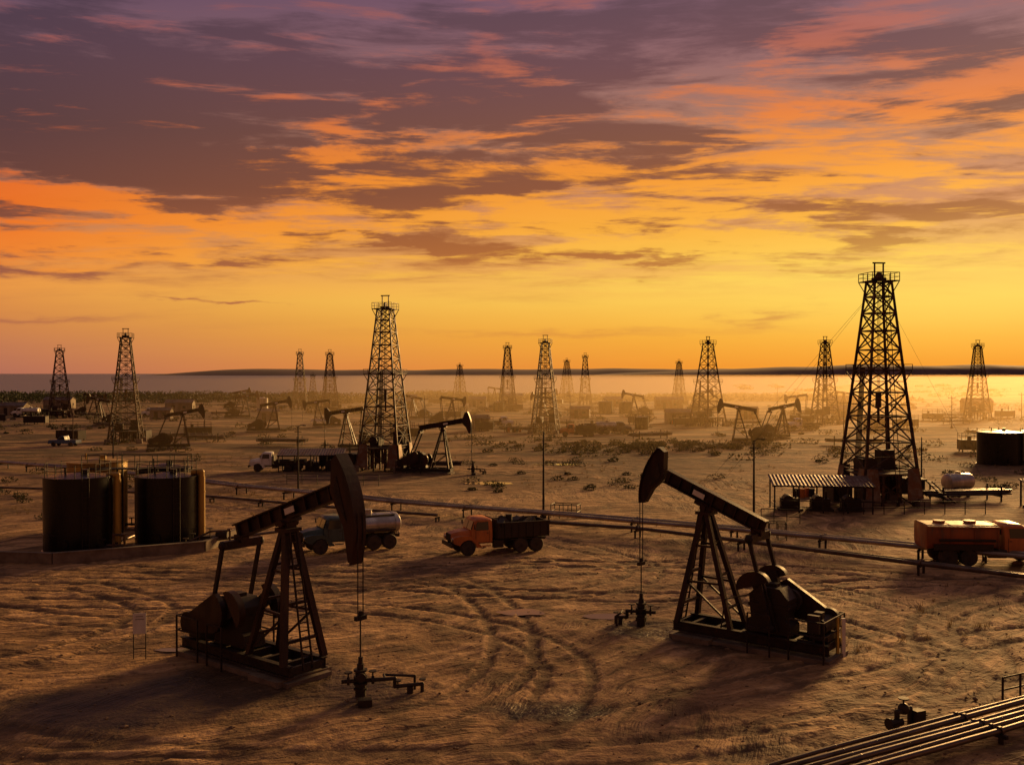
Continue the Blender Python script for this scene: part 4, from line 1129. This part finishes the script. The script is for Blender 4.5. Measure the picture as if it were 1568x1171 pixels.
for i in range(190):
    if i < 70: x = RND.uniform(-75, -38); y = RND.uniform(78, 122)
    elif i < 130: x = RND.uniform(40, 85); y = RND.uniform(98, 135)
    elif i < 160: x = RND.uniform(44, 75); y = RND.uniform(66, 90)
    else: x = RND.uniform(-6, 26); y = RND.uniform(98, 135)
    s_ = RND.uniform(.3, .8); cl.append((x, y, gh(x, y) + s_ * .3, s_ * 1.5, s_, s_ * .6))
leaf_mass('desert_scrub', cl, 'leaf_dry', .11, 120, 6)
V = []; F_ = []
def tuft(x, y, s_):
    z = gh(x, y)
    for k_ in range(14):
        a_ = RND.uniform(0, 6.28); l_ = s_ * RND.uniform(.5, 1.1); bx = x + RND.gauss(0, .12 * s_ * 2); by = y + RND.gauss(0, .12 * s_ * 2); o = len(V)
        dx_, dy_ = math.cos(a_), math.sin(a_)
        V.extend([(bx - dy_ * .012, by + dx_ * .012, z - .03), (bx + dy_ * .012, by - dx_ * .012, z - .03), (bx + dx_ * l_ * .5, by + dy_ * l_ * .5, z + l_)]); F_.append((o, o + 1, o + 2))
for i in range(3200):
    x = RND.uniform(-70, 80); y = RND.uniform(44, 150)
    if noise.noise(Vector((x * .06, y * .06, 3))) < .18: continue
    if y < 66 and abs(x) < 14: continue
    tuft(x, y, RND.uniform(.2, .5))
for i in range(90): tuft(12.6 + RND.gauss(0, 1.2), 43.6 + RND.gauss(0, .6), RND.uniform(.15, .4))
me = bpy.data.meshes.new('dry_grass'); me.from_pydata(V, [], F_); me.materials.append(MATS['grass_dry']); place('dry_grass', me, (0, 0, 0))
m = MB('stone')
for i in range(1500):
    y = RND.uniform(26, 75); x = RND.uniform(-.6, .6) * y; s_ = RND.uniform(.02, .07) * (2 if RND.random() < .05 else 1)
    m.ball((x, y, gfine(x, y)), s_, 3, 5, (RND.uniform(.8, 1.4), 1, .6))
place('gravel', m.mesh('gravel', False), (0, 0, 0))
pm = bpy.data.materials.new('puddle_water'); pm.use_nodes = True; P = pm.node_tree.nodes['Principled BSDF']
P.inputs['Base Color'].default_value = (.3, .22, .14, 1); P.inputs['Roughness'].default_value = .04; P.inputs['Specular IOR Level'].default_value = 1.0
for (x, y, rx, ry) in [(.6, 49.5, 1.2, .7), (4.6, 48.8, 1.1, .6), (-2.6, 108, 2.6, 1.4), (-14.6, 43, .9, .3), (6, 130, 3, 1)]:
    n = 30; v = []
    for i in range(n):
        a_ = 2 * math.pi * i / n; k_ = 1 + .4 * noise.noise(Vector((math.cos(a_) * 1.5 + x, math.sin(a_) * 1.5, y)))
        v.append((x + rx * k_ * math.cos(a_), y + ry * k_ * math.sin(a_), 0))
    zt = max(gfine(p_[0], p_[1]) for p_ in v + [(x, y)]) + .006
    me = bpy.data.meshes.new('puddle'); me.from_pydata([(a_, b_, zt) for a_, b_, _ in v], [], [tuple(range(n))]); me.materials.append(pm); place('puddle', me, (0, 0, 0))

# ------------------------------------------------------------------ camera
cd = bpy.data.cameras.new('camera'); cd.lens = 35; cd.sensor_width = 36; cd.clip_end = 20000; cd.clip_start = .1
co = bpy.data.objects.new('camera', cd); link(co)
co.location = (0, 0, 12); co.rotation_euler = (rad(90 - .58), 0, 0)
scene.camera = co
scene.view_settings.view_transform = 'Standard'; scene.view_settings.look = 'None'; scene.view_settings.exposure = 0
